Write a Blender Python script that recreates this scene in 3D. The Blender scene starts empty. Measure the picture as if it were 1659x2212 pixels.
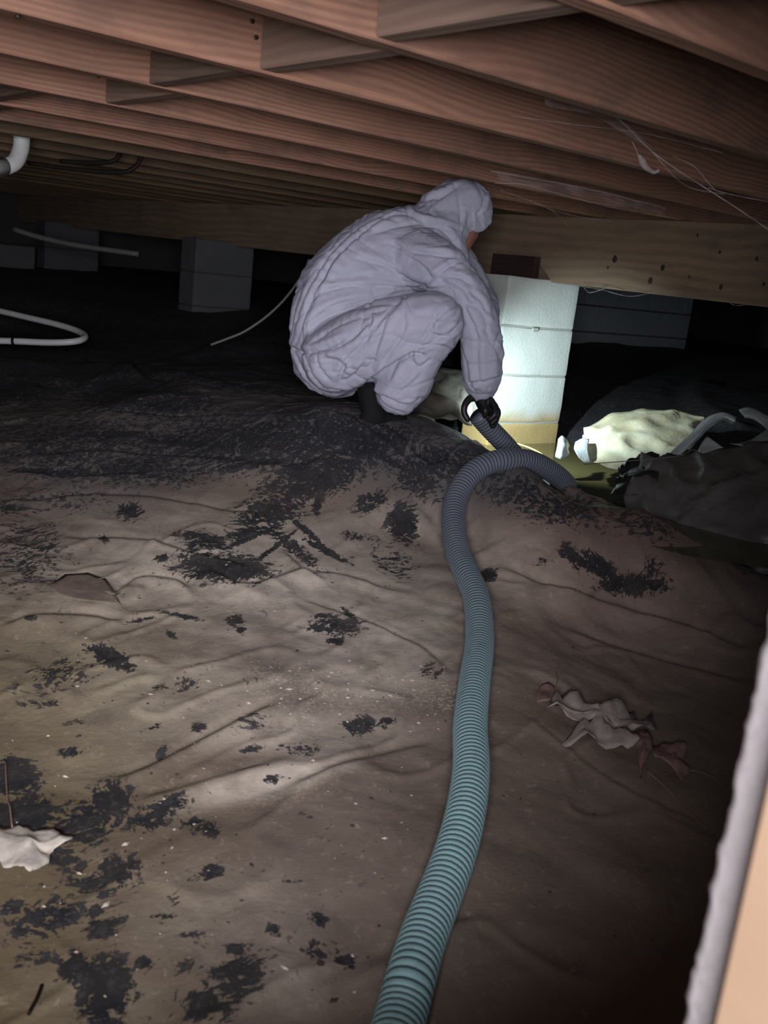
import bpy, bmesh, math, random
import numpy as np
from mathutils import Vector, Matrix, noise as mn

random.seed(4); np.random.seed(4)
SC = bpy.context.scene
COL = SC.collection

# ------------------------------------------------------------------ camera
IW, IH, F = 1659.0, 2212.0, 2127.0
CX, CY = IW / 2, IH / 2
AX = np.array([3465 - CX, 875 - CY, F]); AX /= np.linalg.norm(AX)
AY = np.array([-950 - CX, 385 - CY, F]); AY -= AX * (AX @ AY); AY /= np.linalg.norm(AY)
AU = np.cross(AX, AY)
R3 = np.array([AX, AY, AU])            # rows: world axes in (right, down, forward)

def ray(px, py):
    return R3 @ (np.array([px - CX, py - CY, F]) / F)
def at(px, py, d):
    return ray(px, py) * d
def proj(P):
    P = np.asarray(P); c = P @ R3
    return CX + F * c[..., 0] / c[..., 2], CY + F * c[..., 1] / c[..., 2], c[..., 2]

cam = bpy.data.cameras.new('camera'); camo = bpy.data.objects.new('camera', cam); COL.objects.link(camo)
M = Matrix.Identity(4)
for i in range(3):
    M[i][0] = R3[i][0]; M[i][1] = -R3[i][1]; M[i][2] = -R3[i][2]
camo.matrix_world = M
cam.sensor_fit = 'HORIZONTAL'; cam.sensor_width = 36; cam.lens = F / IW * 36
cam.clip_start = 0.02; cam.clip_end = 60
cam.dof.use_dof = True; cam.dof.focus_distance = 3.0; cam.dof.aperture_fstop = 9.0
SC.camera = camo

# ------------------------------------------------------------------ world, light, exposure
w = bpy.data.worlds.new('world'); SC.world = w; w.use_nodes = True
w.node_tree.nodes['Background'].inputs[0].default_value = (0.75, 0.85, 1.0, 1)
w.node_tree.nodes['Background'].inputs[1].default_value = 0.35
SC.view_settings.view_transform = 'Standard'; SC.view_settings.look = 'None'
SC.view_settings.gamma = 1; SC.view_settings.exposure = 0.0
SC.view_settings.use_curve_mapping = False

def look(o, tgt):
    d = Vector(tgt) - o.location
    o.rotation_euler = d.to_track_quat('-Z', 'Y').to_euler()

def area(name, loc, tgt, sx, sy, power, col):
    l = bpy.data.lights.new(name, 'AREA'); l.shape = 'RECTANGLE'; l.size = sx; l.size_y = sy
    l.energy = power; l.color = col
    o = bpy.data.objects.new(name, l); COL.objects.link(o); o.location = loc; look(o, tgt); return o
# daylight falling in through the access opening behind the camera
area('hatch_daylight', (-0.45, -0.62, 0.10), (1.9, 2.4, -0.25), 0.85, 0.55, 112, (0.97, 0.94, 1.0))
# the phone's own soft torch light on whatever is ahead is part of that daylight; the worker's torch:
SPOT_POS = at(1052, 800, 3.72)
SPOT_TGT = at(1180, 900, 4.1)
sp = bpy.data.lights.new('torch_beam', 'SPOT'); sp.energy = 66; sp.spot_size = math.radians(118); sp.spot_blend = 0.9
sp.shadow_soft_size = 0.012; sp.color = (0.80, 0.97, 1.0)
spo = bpy.data.objects.new('torch_beam', sp); COL.objects.link(spo); spo.location = SPOT_POS; look(spo, SPOT_TGT)

# ------------------------------------------------------------------ helpers
def link(o, parent=None):
    COL.objects.link(o)
    if parent is not None: o.parent = parent
    return o
def tag(o, label=None, cat=None, group=None, kind=None):
    if label: o['label'] = label
    if cat: o['category'] = cat
    if group: o['group'] = group
    if kind: o['kind'] = kind
    return o
def empty(name, loc=(0, 0, 0)):
    o = bpy.data.objects.new(name, None); o.empty_display_size = .1; COL.objects.link(o); o.location = loc; return o
def mesh(name, V, Fc, mat, parent=None, smooth=True, loc=None):
    """V in world coordinates; the object's origin goes to loc (default: the lowest middle point, or the parent's)"""
    V = np.asarray(V, float)
    if parent is not None: org = np.array(parent.location) if parent.parent is None else np.array(parent.parent.location) + np.array(parent.location)
    elif loc is not None: org = np.array(loc)
    else: org = np.array([V[:, 0].mean(), V[:, 1].mean(), V[:, 2].min()])
    me = bpy.data.meshes.new(name); me.from_pydata((V - org).tolist(), [], [list(map(int, f)) for f in Fc])
    me.update()
    if smooth: me.polygons.foreach_set('use_smooth', [True] * len(me.polygons))
    if mat: me.materials.append(mat)
    o = bpy.data.objects.new(name, me); COL.objects.link(o)
    if parent is not None: o.parent = parent
    else: o.location = org
    return o
def setattr_f(o, name, vals):
    a = o.data.attributes.new(name, 'FLOAT', 'POINT'); a.data.foreach_set('value', np.asarray(vals, np.float32))
def box(name, lo, hi, mat, parent=None, bev=0.003, jit=0.0, smooth=False):
    bm = bmesh.new(); bmesh.ops.create_cube(bm, size=1)
    lo = Vector(lo); hi = Vector(hi)
    for v in bm.verts:
        v.co = Vector([(lo[i] + hi[i]) / 2 + v.co[i] * (hi[i] - lo[i]) + random.uniform(-jit, jit) for i in range(3)])
    if bev: bmesh.ops.bevel(bm, geom=bm.edges[:], offset=bev, segments=1, affect='EDGES')
    V = [v.co[:] for v in bm.verts]; bm.verts.index_update(); Fc = [[v.index for v in f.verts] for f in bm.faces]; bm.free()
    return mesh(name, V, Fc, mat, parent, smooth)
def catmull(P, n):
    P = np.asarray(P, float); Q = np.vstack([2 * P[0] - P[1], P, 2 * P[-1] - P[-2]]); out = []
    for i in range(1, len(Q) - 2):
        for t in np.linspace(0, 1, n, endpoint=False):
            a, b, c, d = Q[i - 1], Q[i], Q[i + 1], Q[i + 2]
            out.append(.5 * ((2 * b) + (c - a) * t + (2 * a - 5 * b + 4 * c - d) * t ** 2 + (3 * b - a - 3 * c + d) * t ** 3))
    out.append(P[-1]); return np.array(out)
def resample(P, step):
    d = np.r_[0, np.cumsum(np.linalg.norm(np.diff(P[:, :3], axis=0), axis=1))]
    s = np.arange(0, d[-1], step); return np.stack([np.interp(s, d, P[:, k]) for k in range(P.shape[1])], 1), s
def sweep(P, rad, seg=12, cap=True):
    P = np.asarray(P, float); n = len(P); rad = np.broadcast_to(rad, n)
    T = np.gradient(P, axis=0); T /= np.linalg.norm(T, axis=1)[:, None] + 1e-12
    N = np.cross(T[0], [0, 0, 1.0]);
    if np.linalg.norm(N) < .1: N = np.cross(T[0], [0, 1.0, 0])
    N /= np.linalg.norm(N); V = np.zeros((n, seg, 3)); a = np.linspace(0, 2 * np.pi, seg, endpoint=False)
    for i in range(n):
        N = N - T[i] * (N @ T[i]); N /= np.linalg.norm(N); B = np.cross(T[i], N)
        V[i] = P[i] + rad[i] * (np.cos(a)[:, None] * N + np.sin(a)[:, None] * B)
    i = np.arange(n - 1)[:, None]; j = np.arange(seg)[None]; k = (j + 1) % seg
    Fc = np.stack(np.broadcast_arrays(i * seg + j, i * seg + k, (i + 1) * seg + k, (i + 1) * seg + j), -1).reshape(-1, 4).tolist()
    if cap: Fc += [list(range(seg))[::-1], [(n - 1) * seg + q for q in range(seg)]]
    return V.reshape(-1, 3), Fc
def tube(name, P, rad, mat, parent=None, seg=12, n=6):
    C_ = catmull(P, n) if n > 1 else np.asarray(P, float)
    if np.ndim(rad): rad = np.interp(np.linspace(0, 1, len(C_)), np.linspace(0, 1, len(rad)), rad)
    V, Fc = sweep(C_, rad, seg); return mesh(name, V, Fc, mat, parent)

# ------------------------------------------------------------------ materials
def nt(name):
    m = bpy.data.materials.new(name); m.use_nodes = True; t = m.node_tree
    return m, t, t.nodes['Principled BSDF']
def N(t, kind, **kw):
    n = t.nodes.new(kind)
    for k, v in kw.items():
        if k in n.inputs: n.inputs[k].default_value = v
        else: setattr(n, k, v)
    return n
def L(t, a, b): t.links.new(a, b)
def coords(t, scale=(1, 1, 1), world=True):
    if world: src = N(t, 'ShaderNodeNewGeometry').outputs['Position']
    else: src = N(t, 'ShaderNodeTexCoord').outputs['Object']
    mp = N(t, 'ShaderNodeMapping'); mp.inputs['Scale'].default_value = scale; L(t, src, mp.inputs['Vector']); return mp.outputs[0]
def noise_(t, vec, scale, detail=4, rough=.55, dist=0.):
    n = N(t, 'ShaderNodeTexNoise'); n.inputs['Scale'].default_value = scale; n.inputs['Detail'].default_value = detail
    n.inputs['Roughness'].default_value = rough; n.inputs['Distortion'].default_value = dist
    if vec is not None: L(t, vec, n.inputs['Vector'])
    return n.outputs['Fac']
def ramp(t, fac, stops):
    r = N(t, 'ShaderNodeValToRGB'); e = r.color_ramp.elements
    while len(e) < len(stops): e.new(.5)
    for i, (p, c) in enumerate(stops):
        e[i].position = p; e[i].color = (*c, 1) if len(c) == 3 else c
    L(t, fac, r.inputs[0]); return r.outputs[0]
def mix(t, fac, a, b, mode='MIX'):
    m = N(t, 'ShaderNodeMix', data_type='RGBA', blend_type=mode)
    for s, v in ((0, fac), (6, a), (7, b)):
        if hasattr(v, 'links'): L(t, v, m.inputs[s])
        else: m.inputs[s].default_value = v if s == 0 else (*v, 1)
    return m.outputs[2]
def math_(t, op, a, b=0., clamp=False):
    m = N(t, 'ShaderNodeMath', operation=op); m.use_clamp = clamp
    for s, v in ((0, a), (1, b)):
        if hasattr(v, 'links'): L(t, v, m.inputs[s])
        else: m.inputs[s].default_value = v
    return m.outputs[0]
def maprange(t, v, a, b, c=0., d=1., smooth=True):
    m = N(t, 'ShaderNodeMapRange'); m.interpolation_type = 'SMOOTHSTEP' if smooth else 'LINEAR'
    L(t, v, m.inputs[0])
    for s, x in zip((1, 2, 3, 4), (a, b, c, d)): m.inputs[s].default_value = x
    return m.outputs[0]
def bump(t, bsdf, h, strength, dist):
    b = N(t, 'ShaderNodeBump'); b.inputs['Strength'].default_value = strength; b.inputs['Distance'].default_value = dist
    L(t, h, b.inputs['Height']); L(t, b.outputs[0], bsdf.inputs['Normal'])
def attr(t, name): return N(t, 'ShaderNodeAttribute', attribute_name=name).outputs['Fac']
def plain(name, col, rough=.5, **kw):
    m, t, b = nt(name); c = coords(t); n = noise_(t, c, kw.get('ns', 25), 5)
    v = kw.get('var', .25)
    L(t, mix(t, n, tuple(x * (1 - v) for x in col), tuple(min(1, x * (1 + v)) for x in col)), b.inputs['Base Color'])
    b.inputs['Roughness'].default_value = rough; b.inputs['Metallic'].default_value = kw.get('metal', 0)
    bump(t, b, noise_(t, c, kw.get('bs', 120), 4), kw.get('bump', .15), .002); return m

def wood(name, c1, c2, dark, along='X', rough=.75, ring=1.0, dirt=.35):
    """grain runs along one world axis, seeds differ per object"""
    m, t, b = nt(name)
    g = N(t, 'ShaderNodeNewGeometry').outputs['Position']
    oi = N(t, 'ShaderNodeObjectInfo').outputs['Random']
    off = N(t, 'ShaderNodeCombineXYZ'); s = math_(t, 'MULTIPLY', oi, 37.)
    for k in range(3): L(t, s, off.inputs[k])
    add = N(t, 'ShaderNodeVectorMath', operation='ADD'); L(t, g, add.inputs[0]); L(t, off.outputs[0], add.inputs[1])
    def m_(sc):
        mp = N(t, 'ShaderNodeMapping'); mp.inputs['Scale'].default_value = sc if along == 'X' else (sc[1], sc[0], sc[2])
        L(t, add.outputs[0], mp.inputs['Vector']); return mp.outputs[0]
    warp = noise_(t, m_((.9, 3., 3.)), 1.3, 2, .5)
    fine = noise_(t, m_((6, 160, 260)), 1., 3, .6)
    sep = N(t, 'ShaderNodeSeparateXYZ'); L(t, add.outputs[0], sep.inputs[0])
    z = math_(t, 'ADD', math_(t, 'MULTIPLY', sep.outputs[2], 420. * ring), math_(t, 'MULTIPLY', warp, 62. * ring))
    y = math_(t, 'MULTIPLY', sep.outputs[1 if along == 'X' else 0], 300. * ring)
    wv = math_(t, 'SINE', math_(t, 'ADD', z, y))
    rings = maprange(t, wv, -.9, 1.)
    broad = noise_(t, m_((.8, 6, 9)), 1., 3)
    base = mix(t, broad, c1, c2)
    base = mix(t, math_(t, 'MULTIPLY', rings, .42), base, dark)
    base = mix(t, math_(t, 'MULTIPLY', maprange(t, fine, .45, .75), .35), base, dark)
    # grime
    d = noise_(t, m_((2.2, 5, 5)), 1.6, 5, .65)
    base = mix(t, math_(t, 'MULTIPLY', maprange(t, d, .45, .72), dirt), base, (.07, .055, .045))
    patch = noise_(t, m_((1.1, 1.1, 1.1)), 1.4, 2)
    base = mix(t, maprange(t, patch, .35, .7, 0, .5), base, mix(t, .5, dark, c1))
    sc = N(t, 'ShaderNodeHueSaturation'); L(t, base, sc.inputs['Color'])
    L(t, maprange(t, oi, 0, 1, .78, 1.22, False), sc.inputs['Value'])
    L(t, sc.outputs[0], b.inputs['Base Color'])
    b.inputs['Roughness'].default_value = rough; b.inputs['Specular IOR Level'].default_value = .25
    bump(t, b, math_(t, 'ADD', rings, fine), .25, .0012)
    return m
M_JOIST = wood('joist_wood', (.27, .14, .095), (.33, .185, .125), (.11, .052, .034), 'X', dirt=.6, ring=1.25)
M_JOIST_SHADE = wood('shaded_olive_joist_wood', (.16, .105, .062), (.19, .13, .08), (.08, .052, .032), 'X', dirt=.6)  # darker olive copy of the joist wood; far light falloff put into its colour
M_BLOCK_W = wood('blocking_wood', (.19, .125, .095), (.24, .165, .125), (.12, .075, .055), 'Y')
M_GIRD = wood('girder_wood', (.22, .16, .11), (.27, .19, .135), (.13, .09, .06), 'Y', dirt=.5, ring=.35)
M_SHIM = wood('shim_wood', (.05, .03, .028), (.06, .035, .03), (.03, .02, .018), 'Y')
M_FRAME = wood('pale_pine', (.155, .105, .068), (.145, .098, .062), (.125, .083, .052), 'Y', ring=.12, dirt=.1)
M_SUB = wood('subfloor_wood', (.25, .15, .1), (.3, .18, .12), (.15, .09, .06), 'Y')

def concrete(name, c1, c2, stain=None, bs=90, bstr=.6):
    m, t, b = nt(name); c = coords(t)
    n = noise_(t, c, 9, 6, .65); base = mix(t, n, c1, c2)
    pores = noise_(t, c, 150, 3, .7)
    base = mix(t, maprange(t, pores, .62, .74, 0, .6), base, tuple(x * .35 for x in c1))
    if stain:
        z = N(t, 'ShaderNodeSeparateXYZ'); L(t, c, z.inputs[0])
        zz = math_(t, 'ADD', z.outputs[2], math_(t, 'MULTIPLY', noise_(t, c, 5, 4), .09))
        base = mix(t, math_(t, 'MULTIPLY', maprange(t, zz, stain[0] + .10, stain[0]), stain[2]), base, stain[1])
    L(t, base, b.inputs['Base Color']); b.inputs['Roughness'].default_value = .9
    bump(t, b, math_(t, 'ADD', noise_(t, c, bs, 5, .7), math_(t, 'MULTIPLY', pores, .6)), bstr, .004); return m
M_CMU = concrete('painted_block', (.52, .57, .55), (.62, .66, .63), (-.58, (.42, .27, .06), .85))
M_CMU2 = concrete('shaded_grey_block', (.06, .064, .068), (.10, .105, .11))  # far piers' lack of light is put into this darker block colour
M_CMU3 = concrete('wall_block', (.20, .23, .25), (.28, .31, .33))
M_MORT = concrete('mortar', (.32, .33, .31), (.42, .43, .4))
M_JAMB = concrete('jamb_concrete', (.30, .275, .28), (.38, .35, .35), bs=60, bstr=.5)
M_WALL = concrete('foundation_concrete', (.04, .04, .042), (.06, .06, .062))
M_MORT2 = plain('dark_mortar', (.05, .05, .052), .9)  # mortar copy darkened to go with the dimness painted into the far piers
M_SOIL = plain('soil', (.06, .045, .035), .95, ns=9, bump=.8, bs=40)

# muddy plastic sheet ---------------------------------------------------------------
def plastic(name, tan=(.60, .53, .45), brown=(.165, .125, .10), black=(.012, .013, .018), use_attr=True, rough=.45):
    m, t, b = nt(name); c = coords(t)
    cl = coords(t, (1.0, 2.2, 1.0))
    n1 = noise_(t, c, 2.3, 5, .6); n2 = noise_(t, c, 11, 6, .65, .4); n3 = noise_(t, c, 60, 5, .7, .6)
    wv_ = N(t, 'ShaderNodeVectorMath', operation='ADD'); L(t, coords(t, (13, 30, 30)), wv_.inputs[0]); nn_ = N(t, 'ShaderNodeTexNoise'); nn_.inputs['Scale'].default_value = 3.; L(t, c, nn_.inputs['Vector']); sc_ = N(t, 'ShaderNodeVectorMath', operation='SCALE'); L(t, nn_.outputs['Color'], sc_.inputs[0]); sc_.inputs['Scale'].default_value = 14.; L(t, sc_.outputs[0], wv_.inputs[1])
    st = noise_(t, wv_.outputs[0], 1.7, 6, .72, .6)
    if use_attr:
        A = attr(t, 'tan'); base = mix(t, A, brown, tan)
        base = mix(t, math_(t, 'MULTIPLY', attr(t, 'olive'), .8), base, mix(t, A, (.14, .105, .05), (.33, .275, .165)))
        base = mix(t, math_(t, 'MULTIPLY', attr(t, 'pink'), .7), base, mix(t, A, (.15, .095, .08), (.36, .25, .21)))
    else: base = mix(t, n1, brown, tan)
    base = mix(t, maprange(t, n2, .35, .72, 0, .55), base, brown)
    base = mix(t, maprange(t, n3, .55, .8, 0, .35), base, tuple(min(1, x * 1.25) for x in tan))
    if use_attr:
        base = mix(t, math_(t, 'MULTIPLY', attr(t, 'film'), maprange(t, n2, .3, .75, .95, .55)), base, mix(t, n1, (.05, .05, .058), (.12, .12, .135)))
        gr = attr(t, 'grit'); gm = math_(t, 'MULTIPLY', gr, maprange(t, noise_(t, c, 140, 4, .75), .50, .60))
        base = mix(t, gm, base, (.52, .45, .36))
        mud = attr(t, 'mud'); mk = math_(t, 'ADD', mud, math_(t, 'MULTIPLY', math_(t, 'SUBTRACT', math_(t, 'ADD', math_(t, 'MULTIPLY', st, .55), math_(t, 'MULTIPLY', n3, .45)), .5), 3.4))
        # small stray specks all over
        sp_ = maprange(t, noise_(t, c, 34, 4, .75, 1.0), .645, .665)
        mm = math_(t, 'MAXIMUM', maprange(t, mk, .46, .58), math_(t, 'MULTIPLY', sp_, attr(t, 'speck')))
        mudc = mix(t, maprange(t, math_(t, 'ADD', math_(t, 'MULTIPLY', st, .6), math_(t, 'MULTIPLY', n3, .4)), .50, .64), black, (.05, .05, .057))
        base = mix(t, math_(t, 'MULTIPLY', mm, maprange(t, n2, .3, .7, .99, .86)), base, mudc)
        rr = N(t, 'ShaderNodeMix', data_type='FLOAT'); L(t, mm, rr.inputs[0]); rr.inputs[2].default_value = rough; rr.inputs[3].default_value = .8
        L(t, rr.outputs[0], b.inputs['Roughness'])
        h = math_(t, 'ADD', math_(t, 'MULTIPLY', n2, .8), math_(t, 'ADD', math_(t, 'MULTIPLY', mm, .12), math_(t, 'MULTIPLY', n3, .25)))
    else:
        b.inputs['Roughness'].default_value = rough; h = n2
    L(t, base, b.inputs['Base Color']); b.inputs['Specular IOR Level'].default_value = .4
    bump(t, b, h, .45, .012); return m
M_SHEET = plastic('muddy_plastic')
M_FLAPL = plastic('pale_plastic', (.55, .58, .50), (.38, .32, .16), use_attr=False, rough=.35)
M_FLAPG = plastic('clear_grey_plastic', (.55, .60, .62), (.40, .45, .46), use_attr=False, rough=.3)
M_FLAPD = plastic('dark_plastic', (.26, .24, .235), (.06, .055, .055), use_attr=False, rough=.35)

# water
M_WATER, t_, b_ = nt('murky_water'); b_.inputs['Base Color'].default_value = (.085, .075, .03, 1); b_.inputs['Roughness'].default_value = .03
b_.inputs['IOR'].default_value = 1.45; b_.inputs['Specular IOR Level'].default_value = .8
bump(t_, b_, noise_(t_, coords(t_), 14, 3), .10, .01)

# coverall
M_SUIT, t_, b_ = nt('white_coverall'); c_ = coords(t_)
L(t_, mix(t_, noise_(t_, c_, 18, 4), (.42, .425, .54), (.48, .485, .59)), b_.inputs['Base Color'])
b_.inputs['Roughness'].default_value = .6; b_.inputs['Specular IOR Level'].default_value = .3
bump(t_, b_, math_(t_, 'ADD', noise_(t_, c_, 30, 2, .4, 1.5), math_(t_, 'MULTIPLY', noise_(t_, c_, 300, 3), .06)), .15, .012)
M_SKIN = plain('skin', (.26, .115, .085), .5, var=.15)
M_HAIR = plain('grey_beard_hair', (.30, .24, .2), .7)
M_GLOVE = plain('black_glove', (.012, .012, .014), .45, bump=.3)
M_BOOT = plain('black_boot', (.012, .012, .013), .75)
M_BOOT.node_tree.nodes['Principled BSDF'].inputs['Specular IOR Level'].default_value = .12
M_LENS = plain('clear_glasses', (.75, .78, .74), .15)
# hose
M_HOSE, t_, b_ = nt('ribbed_hose'); c_ = coords(t_)
crest = mix(t_, attr(t_, 'dull_dim'), (.31, .52, .53), (.17, .19, .24)); groove = mix(t_, attr(t_, 'dull_dim'), (.04, .065, .09), (.05, .055, .07))  # far end greyed: duller hose plus some falloff dimming put into the colour
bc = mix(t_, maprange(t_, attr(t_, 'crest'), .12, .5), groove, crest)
bc = mix(t_, maprange(t_, noise_(t_, c_, 30, 5, .7), .5, .75, 0, .45), bc, (.11, .12, .14))
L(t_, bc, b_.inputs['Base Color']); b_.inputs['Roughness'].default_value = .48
bump(t_, b_, noise_(t_, c_, 200, 3), .15, .001)
M_PVC = plain('white_pvc', (.62, .63, .62), .4, ns=12, var=.35)
M_PEX = plain('off_white_pipe', (.55, .56, .55), .4, var=.2)
M_DARKPIPE = plain('dark_copper_pipe', (.015, .011, .01), .5)
M_DARKPIPE.node_tree.nodes['Principled BSDF'].inputs['Specular IOR Level'].default_value = .08
M_GREYPIPE = plain('grey_conduit', (.14, .135, .13), .5)
M_ROPE = plain('grey_cable', (.16, .15, .15), .6)
M_YELLOW = plain('yellow_cord', (.75, .6, .12), .5)
M_NAIL = plain('rusty_nail', (.03, .015, .01), .6, metal=.5)
M_LEAF = plain('dry_leaf_grey', (.29, .245, .22), .8, ns=60, var=.45, bump=.5)
M_LEAFP = plain('dry_leaf_pale', (.50, .45, .39), .8, ns=50, var=.45, bump=.5)
M_LEAFR = plain('dry_leaf_red', (.24, .15, .13), .7, ns=60, var=.35, bump=.5)
M_STEM = plain('leaf_stem', (.22, .15, .10), .8)
M_CHIP = plain('pale_grit', (.55, .48, .40), .9)
M_CHIPD = plain('dark_grit', (.05, .04, .035), .9)
M_WEB, t_, b_ = nt('cobweb'); b_.inputs['Base Color'].default_value = (.4, .35, .34, 1); b_.inputs['Roughness'].default_value = .9
L(t_, maprange(t_, noise_(t_, coords(t_), 30., 4), .3, .7, .1, .5), b_.inputs['Alpha'])
M_WEBS, t_, b_ = nt('cobweb_film'); b_.inputs['Base Color'].default_value = (.5, .47, .48, 1); b_.inputs['Roughness'].default_value = .9
L(t_, maprange(t_, noise_(t_, coords(t_, (3, 30, 30)), 3., 5, .7), .30, .75, 0, .30), b_.inputs['Alpha'])
M_TORCH = plain('torch_body', (.02, .02, .022), .35)

# ------------------------------------------------------------------ ground surface
CTRL = [  # px, py, Z
 (0,2212,-.95),(450,2212,-.96),(861,2212,-.975),(1300,2212,-.985),(1640,2212,-.985),(-300,2212,-.95),
 (0,1850,-.93),(450,1850,-.935),(982,1840,-.925),(1400,1850,-.955),(-300,1850,-.93),
 (0,1500,-.895),(500,1500,-.885),(1025,1474,-.872),(1500,1500,-.93),(1760,1500,-.94),(-300,1500,-.9),
 (0,1250,-.83),(500,1250,-.805),(1029,1291,-.815),(1360,1300,-.835),(1659,1330,-.84),(1900,1400,-.87),
 (0,1050,-.745),(500,1080,-.715),(978,1110,-.697),(1200,1110,-.715),(1400,1170,-.75),
 (0,900,-.68),(200,880,-.64),(400,900,-.575),(560,930,-.55),(700,893,-.478),(800,915,-.50),(880,937,-.51),(985,960,-.52),
 (1075,1002,-.545),(1150,1016,-.555),(1230,1042,-.615),(1310,1080,-.675),(1400,1122,-.670),(1530,1188,-.728),(1659,1255,-.80),(1850,1350,-.82),
 (0,790,-.62),(-300,780,-.63),(200,790,-.60),(420,800,-.53),(600,830,-.50),(400,735,-.5),(0,700,-.57),
]
WCTRL = [(2.1,2.5,-.485),(2.3,2.65,-.50),(1.9,2.75,-.49),(2.5,2.35,-.60),(2.6,2.1,-.74),(2.9,2.4,-.84),(2.9,1.95,-.84),(3.2,2.6,-.86),(3.3,2.2,-.86),
 (3.5,2.9,-.82),(3.12,3.0,-.84),(2.75,3.0,-.66),(3.0,3.6,-.60),(3.4,3.7,-.56),(3.9,3.3,-.6),(3.8,2.6,-.62),(3.4,1.5,-.85),(3.8,1.8,-.75),(3.2,1.05,-.9),
 (4.6,3.2,-.5),(4.6,2.2,-.58),(4.8,1.2,-.7),(5,4.5,-.45),(3.3,5.8,-.385),(4,7,-.33),(3.3,8.6,-.30),(6,5,-.38),(7,4,-.38),(7.5,5,-.38),(8,8,-.3),(9.5,2,-.5),
 (1,5,-.6),(2,6.5,-.45),(.5,8,-.5),(-1,4,-.7),(-2,1,-.85),(-2,8,-.5),(2,.6,-.97),(3,.4,-.95),(5,.4,-.9),(9,.4,-.7),(9.5,9.5,-.3),(1.6,3.4,-.56)]
pts = []
for px, py, z in CTRL:
    r = ray(px, py); d = z / r[2]; p = r * d; pts.append(p)
pts = np.array([p for p in pts] + [np.array(p) for p in WCTRL])
def phi(r): return np.where(r > 1e-9, r ** 2 * np.log(r + 1e-12), 0)
def fit(P):
    n = len(P); D = np.linalg.norm(P[:, None, :2] - P[None, :, :2], axis=2)
    A = np.zeros((n + 3, n + 3)); A[:n, :n] = phi(D) + np.eye(n) * 4e-4; A[:n, n] = 1; A[:n, n + 1:] = P[:, :2]; A[n:, :n] = A[:n, n:].T
    return np.linalg.solve(A, np.r_[P[:, 2], 0, 0, 0])
WT = fit(pts)
def base_h(X, Y):
    X = np.asarray(X, float); Y = np.asarray(Y, float); q = np.stack([X.ravel(), Y.ravel()], 1); out = np.zeros(len(q)); n = len(pts)
    for s in range(0, len(q), 20000):
        D = np.linalg.norm(q[s:s + 20000, None] - pts[None, :, :2], axis=2)
        out[s:s + 20000] = phi(D) @ WT[:n] + WT[n] + q[s:s + 20000] @ WT[n + 1:]
    return np.clip(out, -1.05, -.2).reshape(X.shape)
def vnoise(X, Y, s, seed, octv=3):
    """cheap smooth value noise"""
    out = np.zeros_like(X); amp = 1.
    for o in range(octv):
        rs = np.random.RandomState(seed + o * 7); G = rs.rand(128, 128)
        x = X * s * 2 ** o + 40; y = Y * s * 2 ** o + 40; xi = np.floor(x).astype(int); yi = np.floor(y).astype(int)
        fx = x - xi; fy = y - yi; fx = fx * fx * (3 - 2 * fx); fy = fy * fy * (3 - 2 * fy); g = lambda a, b: G[a % 128, b % 128]
        out += amp * ((g(xi, yi) * (1 - fx) + g(xi + 1, yi) * fx) * (1 - fy) + (g(xi, yi + 1) * (1 - fx) + g(xi + 1, yi + 1) * fx) * fy - .5)
        amp *= .5
    return out
def pix_ground(px, py):
    """first point of the base surface met by the sight line through a pixel"""
    r = ray(px, py); ds = np.linspace(.6, 14, 1400); P = ds[:, None] * r[None]; h = base_h(P[:, 0], P[:, 1])
    k = np.argmax(P[:, 2] < h)
    return P[k] if (P[:, 2] < h).any() else P[-1]
def seg_dist(QX, QY, poly):
    """distance, signed side and parameter to a polyline in XY"""
    best = np.full(QX.shape, 1e9); sd = np.zeros(QX.shape); par = np.zeros(QX.shape); n = len(poly) - 1
    for i in range(n):
        a = poly[i]; b = poly[i + 1]; d = b - a; L2 = d @ d + 1e-12
        t = np.clip(((QX - a[0]) * d[0] + (QY - a[1]) * d[1]) / L2, 0, 1)
        ex = QX - a[0] - t * d[0]; ey = QY - a[1] - t * d[1]; dd = np.hypot(ex, ey); m = dd < best
        best = np.where(m, dd, best); sd = np.where(m, np.sign(ex * d[1] - ey * d[0]) * dd, sd); par = np.where(m, (i + t) / n, par)
    return best, sd, par
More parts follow.
